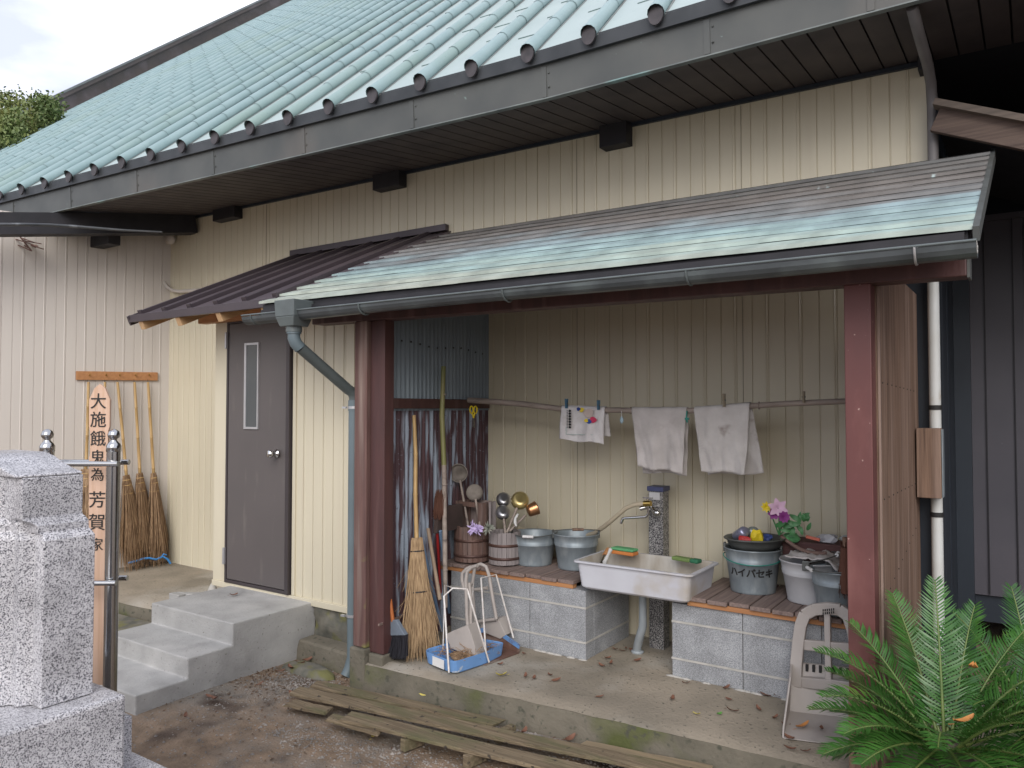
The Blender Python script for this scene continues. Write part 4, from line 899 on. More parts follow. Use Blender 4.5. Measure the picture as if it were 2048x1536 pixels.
can('blue and silver drinks can lying in the dark basin', (-1.40, 4.29, .895), (R(60), R(20), R(40)), flat('can_blue', (.35, .36, .5), .3, .6))
crumple('plastic_wrapper', 'crumpled yellow packet in the dark basin', 'wrapper', (-1.275, 4.25, .91), .04, yel_m, 4, (.8, .5, 1.1))
crumple('plastic_wrapper', 'small red wrapper in front of the yellow packet in the basin', 'wrapper', (-1.335, 4.22, .895), .03, red_m, 5, (1.2, .6, .7))
crumple('plastic_wrapper', 'crumpled dark blue wrapper at the right of the yellow packet', 'wrapper', (-1.235, 4.30, .905), .03, flat('dkblue', (.05, .08, .25)), 9, (1, .6, .8))
can('clear grey glass jar lying behind the can in the dark basin', (-1.35, 4.38, .91), (R(80), 0, R(30)), mat('cloudy_glass', (.22, .25, .24), (.14, .16, .15), 9, .1), .034, .09)
# artificial flowers
def petal(m, c, d, up_, L_, W_):
    d = Vector(d).normalized(); s_ = d.cross(Vector(up_)).normalized(); u_ = s_.cross(d).normalized()
    rows = []
    for i in range(6):
        t = i / 5; wd = W_ * math.sin(math.pi * (t * .85 + .1)); p = Vector(c) + d * L_ * t + u_ * (.25 * L_ * t * (1 - t) * 2 - .12 * L_ * t * t)
        rows.append([p - s_ * wd / 2, p + u_ * -.08 * wd, p + s_ * wd / 2])
    m.add([q for r_ in rows for q in r_], [(i * 3 + j, i * 3 + j + 1, (i + 1) * 3 + j + 1, (i + 1) * 3 + j) for i in range(5) for j in range(2)], True)
AF = thing('artificial_flowers', 'artificial bouquet with a pink lily, purple and yellow blooms in the basin', 'flowers', (-1.2, 4.3, .9))
toC = (Vector((0, 0, CH)) - Vector((-1.2, 4.3, 1.0))).normalized()
lc = onY(1556, 1016, 4.28); m = MB()
for i in range(6):
    a_ = 2 * math.pi * i / 6 + .3; sx_ = toC.cross(Vector((0, 0, 1))).normalized(); sy_ = sx_.cross(toC)
    petal(m, lc, sx_ * math.cos(a_) + sy_ * math.sin(a_) + toC * .45, toC, .056, .034)
obj('lily_bloom', m, pink_m, AF)
m = MB()
for c_, n_ in ((onY(1568, 1034, 4.27), 9), (onY(1548, 1028, 4.28), 6)):
    for i in range(n_):
        a_ = 2 * math.pi * i / n_; petal(m, c_, sx_ * math.cos(a_) + sy_ * math.sin(a_) + toC * .6, toC, .035, .028)
obj('purple_bloom', m, purp_m, AF)
m = MB(); c_ = onY(1533, 1014, 4.3)
for i in range(8): a_ = 2 * math.pi * i / 8; petal(m, c_, sx_ * math.cos(a_) + sy_ * math.sin(a_) + toC * .5, toC, .032, .018)
obj('yellow_bloom', m, yel_m, AF)
m = MB(); b0 = onY(1558, 1070, 4.33)
for e in (lc, onY(1568, 1036, 4.28), onY(1533, 1018, 4.31), onY(1600, 1045, 4.32)): m.tube([b0, b0.lerp(e, .5) + Vector((0, .01, .01)), e], .004, 5)
for i in range(9):
    a_ = random.uniform(0, 6.28); petal(m, onY(1545 + random.uniform(0, 60), 1050 + random.uniform(-8, 10), 4.31), (math.cos(a_), random.uniform(-.5, .2), random.uniform(-.1, .8)), toC, .07, .028)
for i in range(12):
    a_ = random.uniform(0, 6.28); petal(m, onY(1600 + random.uniform(-16, 16), 1045 + random.uniform(-14, 16), 4.33), (math.cos(a_), -.3, math.sin(a_)), toC, .05, .022)
obj('foliage', m, leafpl, AF)
# ------------------------------------------------------------------ white bucket, blue-grey bucket, basket
bucket('white enamel bucket with grey rag hanging over its rim', (-1.00, 4.27, .6), .150, .112, .215, mat('white_enamel', (.46, .46, .47), (.38, .38, .39), 6, .4, c4=(.05, .05, .06), s4=14, t4=(.72, .74)), None, handle='back', grip=True, rz=R(95), name='enamel_bucket')
m = MB(); random.seed(8)
m.grid(18, 12, lambda u, v: (-1.10 + .26 * u, 4.16 + .22 * v, .842 + .022 * noise.noise(Vector((u * 5, v * 5, 1))) + .012 * noise.noise(Vector((u * 12, v * 12, 3))) - (.05 * (u - .8) * 5 if u > .8 else 0)))
tag(obj('rag', m, cloth, solid=.006), 'wrinkled grey rag lying on the white bucket', 'rag')
bucket('dented blue grey tin bucket with white wooden grip against the red post', (-.83, 4.10, .6), .125, .092, .215, galv, None, handle='down', grip=True, gripm=whitepl, rz=R(-60), name='tin_bucket')
BK = thing('rope_handled_box', 'dark maroon wooden box with braided rope handle behind the buckets', 'box', (-.93, 4.48, .6))
m = MB()
m.hexa([(-1.17, 4.40, .76), (-.60, 4.40, .76), (-.60, 4.56, .76), (-1.17, 4.56, .76)], [(-1.20, 4.385, .885), (-.60, 4.385, .885), (-.60, 4.57, .885), (-1.20, 4.57, .885)])
m.box(-1.15, -.62, 4.42, 4.55, .6, .758)
obj('box', m, mat('maroon_wood', (.12, .055, .05), (.08, .04, .04), 7, .8, (.4, 6, 6), bump=.3), BK, bevel=.004)
m = MB()
for ph in (0, 2.09, 4.19):
    m.tube([onY(1562 + 90 * t, 1072 + 34 * t + 12 * math.sin(t * 3.1), 4.36 - .1 * t) + Vector((0, .006 * math.cos(ph + t * 60), .006 * math.sin(ph + t * 60))) for t in [i / 50 for i in range(51)]], .0065, 5)
obj('rope_handle', m, mat('rope', (.24, .16, .13), (.16, .10, .085), 30, .9), BK)
crumple('plastic_bag', 'scrunched clear and white plastic on top of the maroon box', 'plastic', (-.95, 4.45, .905), .045, mat('clear_plastic', (.5, .5, .52), (.35, .36, .4), 9, .2), 11, (1.3, .7, .6))
crumple('plastic_bag', 'shiny grey plastic scrap near the post on the maroon box', 'plastic', (-.84, 4.45, .91), .04, mat('clear_plastic2', (.4, .42, .42), (.3, .32, .3), 9, .2), 12, (1.2, .7, .6))
crumple('plastic_pot', 'green plastic bag under the artificial leaves', 'plastic', (-1.13, 4.38, .90), .05, flat('bag_green', (.10, .30, .12), .4), 13, (1, .6, .6))
m = MB(); m.beam(onY(1612, 1073, 4.38), onY(1640, 1080, 4.38), .012, .016); tag(obj('incense_box', m, flat('coral', (.62, .16, .10)), bevel=.002), 'small coral red stick on the rim of the maroon box', 'stick')
r = thing('hanging_brush', 'russet bristle brush hanging beside the red post', 'brush', (-.66, 4.05, .8))
m = straw_head(150, .02, .04, .24, 21, thick=.002); m.v = [v + onY(1690, 1095, 4.0) for v in m.v]; obj('bristles', m, brownbr, r)
m = MB(); q = onY(1690, 1095, 4.0); m.lathe([(.022, -.22), (.03, -.12), (.02, 0)], 10, Matrix.Translation(q)); obj('bristle_core', m, brownbr, r)
m = MB(); q = onY(1690, 1095, 4.0); m.tube([q + Vector((0, 0, -.02)), q + Vector((0, 0, .05))], .012, 8); obj('handle', m, oldwood, r)
# ------------------------------------------------------------------ wooden pails with scoops
def pail(label, loc, r0, h, mt, hm, group, staves, sth):
    r = thing('wooden_pail', label, 'pail', loc, group)
    m = MB(); n = 22
    for i in range(n):
        a0, a1 = 2 * math.pi * i / n + .012, 2 * math.pi * (i + 1) / n - .012
        hh = sth if any(abs(((a0 + a1) / 2 - s_ + math.pi) % (2 * math.pi) - math.pi) < .33 for s_ in staves) else h + random.uniform(-.003, .003)
        q = lambda a, rad, z: (math.cos(a) * rad, math.sin(a) * rad, z)
        ra, rb_ = r0 * 1.02, r0 * .97
        m.hexa([q(a0, r0 - .012, 0.012), q(a0, r0, 0.012), q(a1, r0, 0.012), q(a1, r0 - .012, 0.012)], [q(a0, ra * .97 - .012, hh), q(a0, ra * .97, hh), q(a1, ra * .97, hh), q(a1, ra * .97 - .012, hh)])
    m.lathe([(0, .03), (r0 - .008, .03), (r0 - .008, .04), (0, .04)], 22)
    obj('staves', m, mt, r, local=True)
    for z in (.05, h * .62):
        m = MB(); m.lathe([(r0 + .0005, z - .009), (r0 + .003, z - .008), (r0 + .003, z + .008), (r0 + .0005, z + .009)], 30); obj('hoop', m, hm, r, local=True)
    m = MB(); m.box(-.08, -.03, -.02, .02, 0, .014); m.box(.03, .08, -.02, .02, 0, .014) ; m.box(-.03, .03, -.07, -.04, 0, .014); obj('foot', m, mt, r, local=True)
    return r
random.seed(5)
p1 = pail('tall dark brown wooden pail with two upright handle staves', (-3.115, 4.10, .6), .118, .24, pailwood, hoop, 'wooden pails on the left shelf', (R(180), R(-8), R(150)), .395)
m = MB(); m.beam((-.105, 0, .375), (.105, 0, .375), .022, .03); obj('grip_bar', m, pailwood, p1, local=True)
m = MB(); m.box(-.095, .09, .088, .104, .2, .395); obj('back_board', m, mat('grey_board', (.27, .215, .20), (.17, .13, .12), 9, .8, (6, 6, .5)), p1, local=True)
p2 = pail('smaller silvery grey wooden pail holding metal ladles', (-2.875, 4.14, .6), .105, .215, pailgrey, hoop, 'wooden pails on the left shelf', (R(175), R(200)), .40)
def ladle(label, px, py, Y, rad, depth, mt, base_px, tilt, name='ladle', face=None, hm=bamboo_w):
    c = onY(px, py, Y); r = thing(name, label, 'ladle', c, 'ladles standing in the wooden pails')
    d = (Vector((0, 0, CH)) - c).normalized() if face is None else Vector(face).normalized()
    q = d.to_track_quat('Z', 'Y').to_matrix().to_4x4()
    m = MB(); m.lathe([(rad, -depth), (rad + .004, -depth), (rad + .003, -depth + .006), (rad * .93, -.01), (rad * .82, 0), (0, 0), (0, -.003), (rad * .8, -.004), (rad * .9, -.012), (rad, -depth)] if depth > 0 else [(rad, 0), (rad + .006, .004), (rad + .004, -.004), (rad * .96, depth * .5), (rad * .8, depth * .9), (0, depth), (0, depth + .003), (rad * .78, depth * .9 + .004), (rad * .93, depth * .5 + .003), (rad, 0)], 26, q); obj('scoop', m, mt, r, local=True)
    b = onY(base_px[0], base_px[1], base_px[2]); m = MB()
    dd = (b - c).normalized()
    m.tube([c + dd * rad * .9 - d * .01, b], [.008, .008], 8); obj('handle', m, hm, r)
    return r
woven = mat('old_mesh', (.26, .23, .20), (.18, .155, .135), 25, .8)
ladle('oval grey scoop standing highest above the dark pail', 917, 946, 4.12, .058, -.035, woven, (938, 1060, 4.08), 0, face=(.5, -1, .1))
ladle('round wooden rimmed scoop with its handle crossing the face, above the dark pail', 949, 985, 4.10, .052, .02, woven, (962, 1065, 4.03), 0)
ladle('upper small silver ladle bowl above the grey pail', 1007, 999, 4.22, .045, .05, silver, (1010, 1070, 4.16), 0, hm=bamboo_w)
ladle('lower small silver ladle bowl with bright bottom, just above the grey pail', 1006, 1025, 4.14, .045, .06, silver, (1012, 1075, 4.14), 0, hm=bamboo_w)
ladle('large gold coloured ladle bowl, topmost over the grey pail', 1040, 1001, 4.2, .056, .05, goldm, (1014, 1065, 4.15), 0)
ladle('copper ladle pan tilted to the right of the gold one', 1056, 1023, 4.22, .042, .065, coppm, (1020, 1062, 4.16), 0, face=(-.6, -.7, -.35))
m = MB(); c = onY(952, 1056, 3.99); random.seed(14)
for i in range(60):
    d = Vector((random.gauss(0, 1), -abs(random.gauss(0, .6)), random.gauss(0, .8))); petal(m, c + Vector((random.uniform(-.03, .03), 0, random.uniform(-.02, .02))), d, (0, -1, .2), .04, .011)
tag(obj('lilac_flower', m, lilac), 'lilac artificial chrysanthemum tucked on the dark wooden pail', 'flower')
m = MB(); c = onY(978, 1057, 3.99)
for i in range(26):
    d = Vector((random.uniform(-.2, 1), random.uniform(-.6, 0), random.uniform(-.4, .6))); petal(m, c, d, (0, -1, .2), .05, .010)
tag(obj('faded_leaves', m, mat('faded_green', (.20, .24, .19), (.4, .38, .33), 20, .8)), 'faded grey green artificial leaves beside the lilac flower', 'leaves')
m = MB(); m.tube([onY(u, v, 4.12) for u, v in ((1036, 1028), (1031, 1036), (1030, 1045), (1033, 1053))], [.006, .009, .011, .004], 8); tag(obj('plastic_strap', m, whitepl), 'small white plastic strap beside the copper ladle', 'strap')
# ------------------------------------------------------------------ bamboo drying pole, towels, clips
BP = thing('drying_pole', 'long weathered bamboo pole spanning the wash place', 'pole', (-2, 4.2, 1.63))
pp = [(-3.22, 1.670), (-3.0, 1.658), (-2.75, 1.640), (-2.49, 1.612), (-2.25, 1.606), (-2.05, 1.603), (-1.85, 1.600), (-1.63, 1.602), (-1.45, 1.613), (-1.29, 1.628), (-1.1, 1.640), (-.75, 1.654), (-.53, 1.66)]
rad = [.0195, .0195, .019, .018, .0175, .017, .017, .0165, .016, .016, .0155, .015, .015]
m = MB(); m.tube([(x, 4.2, z) for x, z in pp], rad, 12); obj('pole', m, bamboo_w, BP)
m = MB()
for x, z in [(pp[i][0] + .05, pp[i][1] + (pp[i + 1][1] - pp[i][1]) * .2) for i in range(1, 11, 2)]:
    m.lathe([(.017, -.006), (.0215, -.002), (.0215, .002), (.017, .006)], 12, Matrix.Translation((x, 4.2, z)) @ Matrix.Rotation(R(90), 4, 'Y'))
obj('node_ring', m, bamboo_w, BP)
def polez(x):
    for (a, za), (b, zb) in zip(pp, pp[1:]):
        if a <= x <= b: return za + (zb - za) * (x - a) / (b - a)
    return 1.63
def towel(label, x0, x1, zf, zb, mt, seed, skewf=(0, 0), skewb=(0, 0), curl=0, gp='towels drying on the bamboo pole'):
    m = MB(); nu, nv = 36, 60; rr_ = .021
    Lf, Lb = 0, 0
    def fn(u, v):
        xc = x0 + (x1 - x0) * u; zp = polez(xc)
        lf = zp - (zf[0] + (zf[1] - zf[0]) * u + .006 * math.sin(u * 9 + seed)); lb = zp - (zb[0] + (zb[1] - zb[0]) * u + .006 * math.sin(u * 7 + seed * 2))
        arc = math.pi * rr_; tot = lf + arc + lb; s_ = v * tot
        if s_ < lf: h = lf - s_; t_ = h / max(lf, .01); dx = (skewf[0] * (1 - u) + skewf[1] * u) * t_; x = xc + dx; y = 4.2 - rr_ - .012 * t_; z = zp - h; fr = t_
        elif s_ < lf + arc: a = (s_ - lf) / rr_; x = xc; y = 4.2 - rr_ * math.cos(a); z = zp + rr_ * math.sin(a); fr = 0
        else: h = s_ - lf - arc; t_ = h / max(lb, .01); dx = (skewb[0] * (1 - u) + skewb[1] * u) * t_; x = xc + dx; y = 4.2 + rr_ + .01 * t_; z = zp - h; fr = t_
        y += .024 * fr * noise.noise(Vector((u * 4, z * 3 + seed, seed))) + .011 * noise.noise(Vector((u * 9 + z * 4, z * 9, seed))) * min(1, fr * 3)
        if curl and s_ < lf: y -= curl * max(0, u - .75) * 4 * fr ** 3 * .03
        return (x, y, z + .002 * noise.noise(Vector((u * 8, v * 8, seed))))
    m.grid(nu, nv, fn)
    return tag(obj('towel', m, mt, solid=.004), label, 'towel', gp)
tw1 = towel('small white towel with coloured print clipped by two blue pegs', -2.470, -2.165, (1.420, 1.400), (1.43, 1.44), cloth_w, 1, (-.006, 0), (.01, .015))
towel('plain grey towel, middle of the three on the pole', -1.985, -1.645, (1.272, 1.245), (1.235, 1.232), cloth, 2, (.045, -.02), (.05, -.02))
towel('wide stained grey towel nearest the red post, wooden peg on it', -1.60, -1.285, (1.262, 1.262), (1.24, 1.262), mat('stained_cloth', (.60, .575, .56), (.48, .455, .44), 9, .95, bump=.3, bscale=90, c3=(.24, .19, .17), s3=7, t3=(.64, .76)), 3, (.045, -.018), (.06, .06), curl=1)
# generic towel print: border line, coloured patches, vertical strokes
m = MB(); m.box(-2.425, -2.195, 4.159, 4.161, 1.452, 1.455); m.box(-2.425, -2.422, 4.159, 4.161, 1.455, 1.50); o = obj('print_border', m, flat('pale_green_print', (.35, .45, .42), .9), tw1)
m = MB(); random.seed(2)
for i in range(7): z = 1.60 - i * .017; m.box(-2.405, -2.388, 4.1585, 4.160, z - .006, z + .0045); m.box(-2.399, -2.394, 4.1575, 4.1584, z - .008, z + .008)
for i in range(12): z = 1.60 - i * .0095; m.box(-2.418, -2.412, 4.1585, 4.160, z - .003, z + .002)
obj('print_text', m, ink, tw1)
for k, (cx, cz, mm_, sx) in enumerate([(-2.315, 1.605, yel_m, .018), (-2.335, 1.61, flat('print_blue', (.03, .06, .25), .9), .014), (-2.235, 1.545, flat('print_red', (.6, .05, .12), .9), .024), (-2.262, 1.535, flat('print_blue2', (.03, .08, .3), .9), .018), (-2.28, 1.54, yel_m, .014), (-2.262, 1.585, flat('print_skin', (.55, .46, .42), .9), .034)]):
    m = MB(); ring = [(cx + math.cos(t) * sx * (1 + .18 * math.sin(3 * t + k)), 4.1595 - .0004 * k, cz + math.sin(t) * sx * .8) for t in [2 * math.pi * i / 16 for i in range(16)]]
    m.extr(ring, (0, 0, 0), (0, .0003, 0)); obj('print_patch', m, mm_, tw1)
def peg(label, x, y, z, mt, h=.05, gp='clothes pegs on the pole'):
    r = thing('clothes_peg', label, 'clothes peg', (x, y, z), gp)
    for sg in (-1, 1):
        m = MB(); m.hexa([(-.006, sg * .006 - .003, -h * .6), (.006, sg * .006 - .003, -h * .6), (.006, sg * .006 + .003, -h * .6), (-.006, sg * .006 + .003, -h * .6)], [(-.005, sg * .012 - .003, h * .6), (.005, sg * .012 - .003, h * .6), (.005, sg * .012 + .003, h * .6), (-.005, sg * .012 + .003, h * .6)]); obj('jaw', m, mt, r, local=True, bevel=.001)
    m = MB(); m.tube([(-.009, 0, 0), (.009, 0, 0)], .005, 8); obj('spring', m, galv_d, r, local=True)
    return r
pegb = flat('peg_blue', (.05, .14, .22)); pegw = flat('peg_wood', (.26, .22, .16), .8)
peg('dark blue clothes peg on the left corner of the printed towel', -2.425, 4.168, 1.645, pegb)
peg('dark blue clothes peg on the right corner of the printed towel', -2.20, 4.168, 1.635, pegb)
peg('wooden clothes peg on the stained towel', -1.42, 4.165, 1.66, pegw, .06)
peg('wooden clothes peg alone on the bare pole near the red post', -1.0, 4.175, 1.675, pegw, .05)
r = thing('hanging_tag', 'small pale blue charm hanging by a thread between two towels', 'charm', (-2.05, 4.18, 1.6))
m = MB(); m.tube([(-2.052, 4.178, 1.60), (-2.05, 4.178, 1.565)], .002, 5); obj('thread', m, whitepl, r); m = MB(); m.ico((-2.05, 4.178, 1.545), (.012, .006, .022), sub=2); obj('charm', m, flat('pale_blue', (.35, .48, .55)), r)
r = thing('plastic_clip', 'teal plastic clip hanging between the two grey towels', 'clip', (-1.645, 4.18, 1.57))
m = MB(); m.box(-1.652, -1.628, 4.172, 4.182, 1.55, 1.562); m.tube([(-1.64, 4.178, 1.60), (-1.645, 4.178, 1.555), (-1.638, 4.178, 1.535)], .0045, 6); obj('body', m, teal_m, r)
r = thing('scissors', 'yellow handled scissors hanging on the maroon rail', 'scissors', onX(947, 830, -3.15))
c = Vector((0, 0, 0)); m = MB()
tl = Vector((.3, .95, 0)).normalized()
for sg in (-1, 1):
    pts = [tl * (sg * .016 + math.cos(t) * .014) + Vector((.0, 0, .035 + math.sin(t) * .024)) for t in [2 * math.pi * i / 12 for i in range(13)]]
    m.tube(pts, .0055, 6)
    m.tube([tl * sg * .012 + Vector((0, 0, .015)), tl * -sg * .002 + Vector((0, 0, -.02))], .006, 6)
obj('handles', m, yel_m, r, local=True)
m = MB(); m.beam((0, 0, -.01), tl * .006 + Vector((0, 0, -.085)), .003, .010); m.beam((0.001, 0, -.01), tl * -.006 + Vector((0, 0, -.08)), .003, .010); obj('blades', m, chrome, r, local=True)
# ------------------------------------------------------------------ tools at the corrugated wall
tb = thing('bamboo_stick', 'tall green topped bamboo stick leaning on the corrugated wall', 'bamboo stick', (-3.1, 3.85, .15))
p0 = onX(887, 733, -3.17); p1 = onX(884, 830, -3.15); p2 = onX(888, 930, -3.13); p3 = onX(891, 1215, -3.05)
m = MB(); m.tube([p0, p0.lerp(p1, .5), p1, p2], [.0155, .0150, .0165, .016], 10); obj('green_cane', m, bamboo_g, tb)
m = MB(); m.tube([p2, p2.lerp(p3, .3), p2.lerp(p3, .6), p3], [.016, .015, .016, .014], 10); obj('pale_cane', m, bamboo_w, tb)
m = MB()
for q in (.12, .5, .85):
    a = p0.lerp(p3, q); m.lathe([(.016, -.004), (.0195, 0), (.016, .004)], 10, Matrix.Translation(a))
obj('node_ring', m, bamboo_w, tb)
def stick(name, label, top, bot, rad, mt, cat='stick', head=None):
    r = thing(name, label, cat, bot); m = MB(); m.tube([top, bot], rad, 10); obj('handle', m, mt, r)
    return r
stick('blue_broom', 'blue handled stick leaning right of the straw broom', onX(843, 1078, -3.14), onZ(884, 1262, .2), .011, bluestick)
stick('wooden_stick', 'pale wooden stick between the blue and red sticks', onX(856, 1057, -3.16), onX(880, 1200, -2.98), .012, mat('pale_stick', (.32, .24, .17), (.24, .17, .12), 9, .7))
stick('red_stick', 'thin glossy red stick leaning beside the bamboo stick', onX(874, 1057, -3.16), onZ(884, 1235, .2), .009, red_m)
stick('grey_blue_stick', 'grey blue stick right beside the red one', onX(881, 1062, -3.14), onZ(899, 1225, .25), .012, bluestick)
r = thing('brown_broom', 'old broom head of russet bristles standing upside down by the wall', 'broom', onX(880, 1030, -3.14))
hd0 = onX(880, 1010, -3.14)
m = straw_head(180, .05, .035, .16, 31, thick=.0022); m.v = [Vector((v.x, v.y, -v.z)) + onX(880, 1030, -3.14) for v in m.v]; obj('bristles', m, brownbr, r)
r = thing('wooden_box_front', 'dark wooden dustbin board propped behind the bamboo stick', 'board', onX(890, 1070, -3.16))
q0, q1 = onX(871, 1016, -3.16), onX(914, 1058, -3.16)
m = MB(); m.hexa([(-3.18, q0.y, q1.z), (-3.15, q0.y, q1.z), (-3.15, q1.y + .05, q1.z), (-3.18, q1.y + .05, q1.z)], [(-3.18, q0.y + .02, q0.z), (-3.15, q0.y + .02, q0.z), (-3.15, q1.y + .05, q0.z), (-3.18, q1.y + .05, q0.z)]); obj('board', m, mat('dark_board', (.075, .05, .045), (.05, .035, .03), 9, .8), r, bevel=.003)
# orange handled broom
ob = thing('push_broom', 'short broom with orange handle, grey head and black bristles by the left post', 'broom', (-3.1, 3.33, .15))
ht = onX(763, 1067, -3.19); hb_ = onZ(785, 1240, .28); hb_ = onY(786, 1243, 3.34)
m = MB(); m.tube([ht, hb_], .0115, 10); obj('handle', m, orangeb, ob)
hq = [onY(u, v, 3.33) for u, v in ((779, 1240), (792, 1240), (809, 1271), (766, 1272))]
m = MB(); m.hexa([hq[3], hq[2], hq[2] + Vector((0, .035, 0)), hq[3] + Vector((0, .035, 0))], [hq[0], hq[1], hq[1] + Vector((0, .025, 0)), hq[0] + Vector((0, .025, 0))]); obj('head', m, greyhead, ob, bevel=.004)
m = MB(); random.seed(77)
for i in range(420):
    t = random.random(); a = hq[3].lerp(hq[2], t) + Vector((0, random.uniform(.003, .035), 0)); e = onY(756 + 56 * t + random.uniform(-2, 2), 1316 + random.uniform(-3, 3), 3.30 + random.uniform(0, .07)); e.z = max(e.z, .155)
    m.tube([a, a.lerp(e, .5) + Vector((random.uniform(-.004, .004), 0, 0)), e], .0016, 3, cap=False, smooth=False)
m.hexa([hq[3] + Vector((-.012, .008, -.12)), hq[2] + Vector((.004, .008, -.12)), hq[2] + Vector((.004, .03, -.12)), hq[3] + Vector((-.012, .03, -.12))], [hq[3] + Vector((.004, .008, 0)), hq[2] + Vector((-.004, .008, 0)), hq[2] + Vector((-.004, .03, 0)), hq[3] + Vector((.004, .03, 0))])
obj('bristles', m, brist, ob)
m = MB(); m.beam(onX(757, 1250, -3.12), onY(812, 1229, 3.52), .008, .012); tag(obj('thin_lath', m, mat('grey_lath', (.28, .2, .17), (.2, .14, .12), 9, .8)), 'thin reddish lath stuck across behind the orange handled broom', 'lath')
# big straw broom
bb = thing('straw_broom', 'big straw broom with bamboo handle standing on its bristles', 'broom', (-2.98, 3.43, .15))
tpb = onY(828, 831, 3.62); mdb = onY(834, 1085, 3.50); ftb = onZ(842, 1318, .15)
m = MB(); ks = [0, .3, .31, .32, .62, .63, .64, 1.0]; m.tube([tpb.lerp(mdb, k) + Vector((.006 * math.sin(k * 6), 0, 0)) for k in ks], [.0115, .0125, .0145, .0125, .013, .015, .013, .0135], 10); obj('handle', m, bamboo_y, bb)
rot = (ftb - mdb).normalized().to_track_quat('-Z', 'Y').to_matrix().to_4x4(); HL = (ftb - mdb).length
m = straw_head(560, .034, .120, HL * 1.0, 6, thick=.0028); m.v = [mdb + rot @ v for v in m.v]; m.v = [Vector((v.x, v.y, max(v.z, .152))) for v in m.v]
rnd = random.Random(4)
for i in range(45):   # stray straws
    k = rnd.uniform(.2, .85); t = rnd.uniform(-1, 1); a = mdb + rot @ Vector((t * .06, -.03, -HL * k)); e = a + rot @ Vector((t * rnd.uniform(.04, .12), rnd.uniform(-.05, 0), -rnd.uniform(.06, .16))); e.z = max(e.z, .152)
    m.tube([a, e], .0013, 3, cap=False, smooth=False)
obj('straw_head', m, straw, bb)
m = MB(); m.lathe([(.026, .01), (.030, -.12), (.038, -.22), (.046, -.35), (.055, -HL * .75), (.06, -HL * .86)], 16, Matrix.Translation(mdb) @ rot @ Matrix.Diagonal((1, .62, 1, 1))); obj('straw_core', m, straw_d, bb)
for z, q in ((-.05, .040), (-.285, .060)):
    m = MB(); m.lathe([(q, z - .004), (q + .004, z), (q, z + .004)], 16, Matrix.Translation(mdb) @ rot @ Matrix.Diagonal((1, .72, 1, 1))); obj('binding', m, black_m, bb)
# ------------------------------------------------------------------ dustpans
DP = thing('blue_dustpan', 'front blue enamel dustpan with white wire handle, full of twigs', 'dustpan', (-2.75, 3.38, SZ), 'dustpans in front of the left pier')
o1 = onZ(845, 1328, SZ); o2 = onZ(905, 1352, SZ); o3 = onZ(976, 1330, SZ)
A_ = Vector((o1.x, o1.y, 0)); B_ = Vector((o2.x + .01, o2.y - .005, 0)); C_ = Vector((o3.x, o3.y, 0)); D_ = A_ + (C_ - B_) * 1.0 + Vector((.02, .10, 0))
def smoothpoly(pts, r=.28, k=4):
    out_ = []; n_ = len(pts)
    for i, p in enumerate(pts):
        a, b = pts[i - 1], pts[(i + 1) % n_]
        pa = p.lerp(a, r * .5); pb = p.lerp(b, r * .5)
        for j in range(k + 1): t = j / k; out_.append((pa * (1 - t) + p * t) * (1 - t) + (p * (1 - t) + pb * t) * t)
    return out_
E_ = C_ + (C_ - B_) * .25 + Vector((-.02, .12, 0))
base = smoothpoly([A_, B_, C_, E_, D_], .35)
cc = sum(base, Vector()) / len(base)
def ringz(z, sc): return [tuple((cc + (p - cc) * sc) + Vector((0, 0, z))) for p in base]
m = MB(); loft(m, [ringz(SZ + .004, .88), ringz(SZ + .012, .95), ringz(SZ + .075, 1.0), ringz(SZ + .079, 1.0), ringz(SZ + .075, .98), ringz(SZ + .016, .93)], smooth=False, cap0=True, cap1=True)
pan = obj('pan', m, bluetin, DP)
m = MB(); m.beam(A_.lerp(B_, .35) + Vector((.0, -.004, SZ + .045)), A_.lerp(B_, .72) + Vector((0, -.004, SZ + .045)), .002, .05); obj('sticker', m, whitepl, pan)
m = MB(); hL = A_.lerp(B_, .95) + Vector((-.01, -.012, SZ + .02)); hR = C_ + Vector((.012, -.006, SZ + .02))
tL = onY(888, 1192, 3.38); tR = onY(934, 1178, 3.42); ml = onY(906, 1176, 3.45); bl = onY(890, 1170, 3.55)
m.tube([hL, tL, ml, tR, hR], .0055, 8); m.tube([ml, bl, onY(886, 1300, 3.5)], .004, 6); obj('wire_handle', m, whitewire, pan) 
m = MB(); random.seed(55)
for i in range(170):
    p = cc + (random.choice(base) - cc) * random.uniform(0, .85); p = Vector((p.x, p.y, SZ + .03 + random.uniform(0, .055))); d = Vector((random.gauss(0, 1), random.gauss(0, 1), random.gauss(0, .25))).normalized() * random.uniform(.02, .06)
    m.tube([p - d, p + Vector((0, 0, .006)), p + d], .0016, 3, cap=False, smooth=False)
m.ico((cc.x, cc.y, SZ + .03), (.12, .08, .03), sub=2, jit=.1)
tag(obj('twig_litter', m, straw_d), 'dry twigs and straw swept into the front blue dustpan', 'litter', kind='stuff')
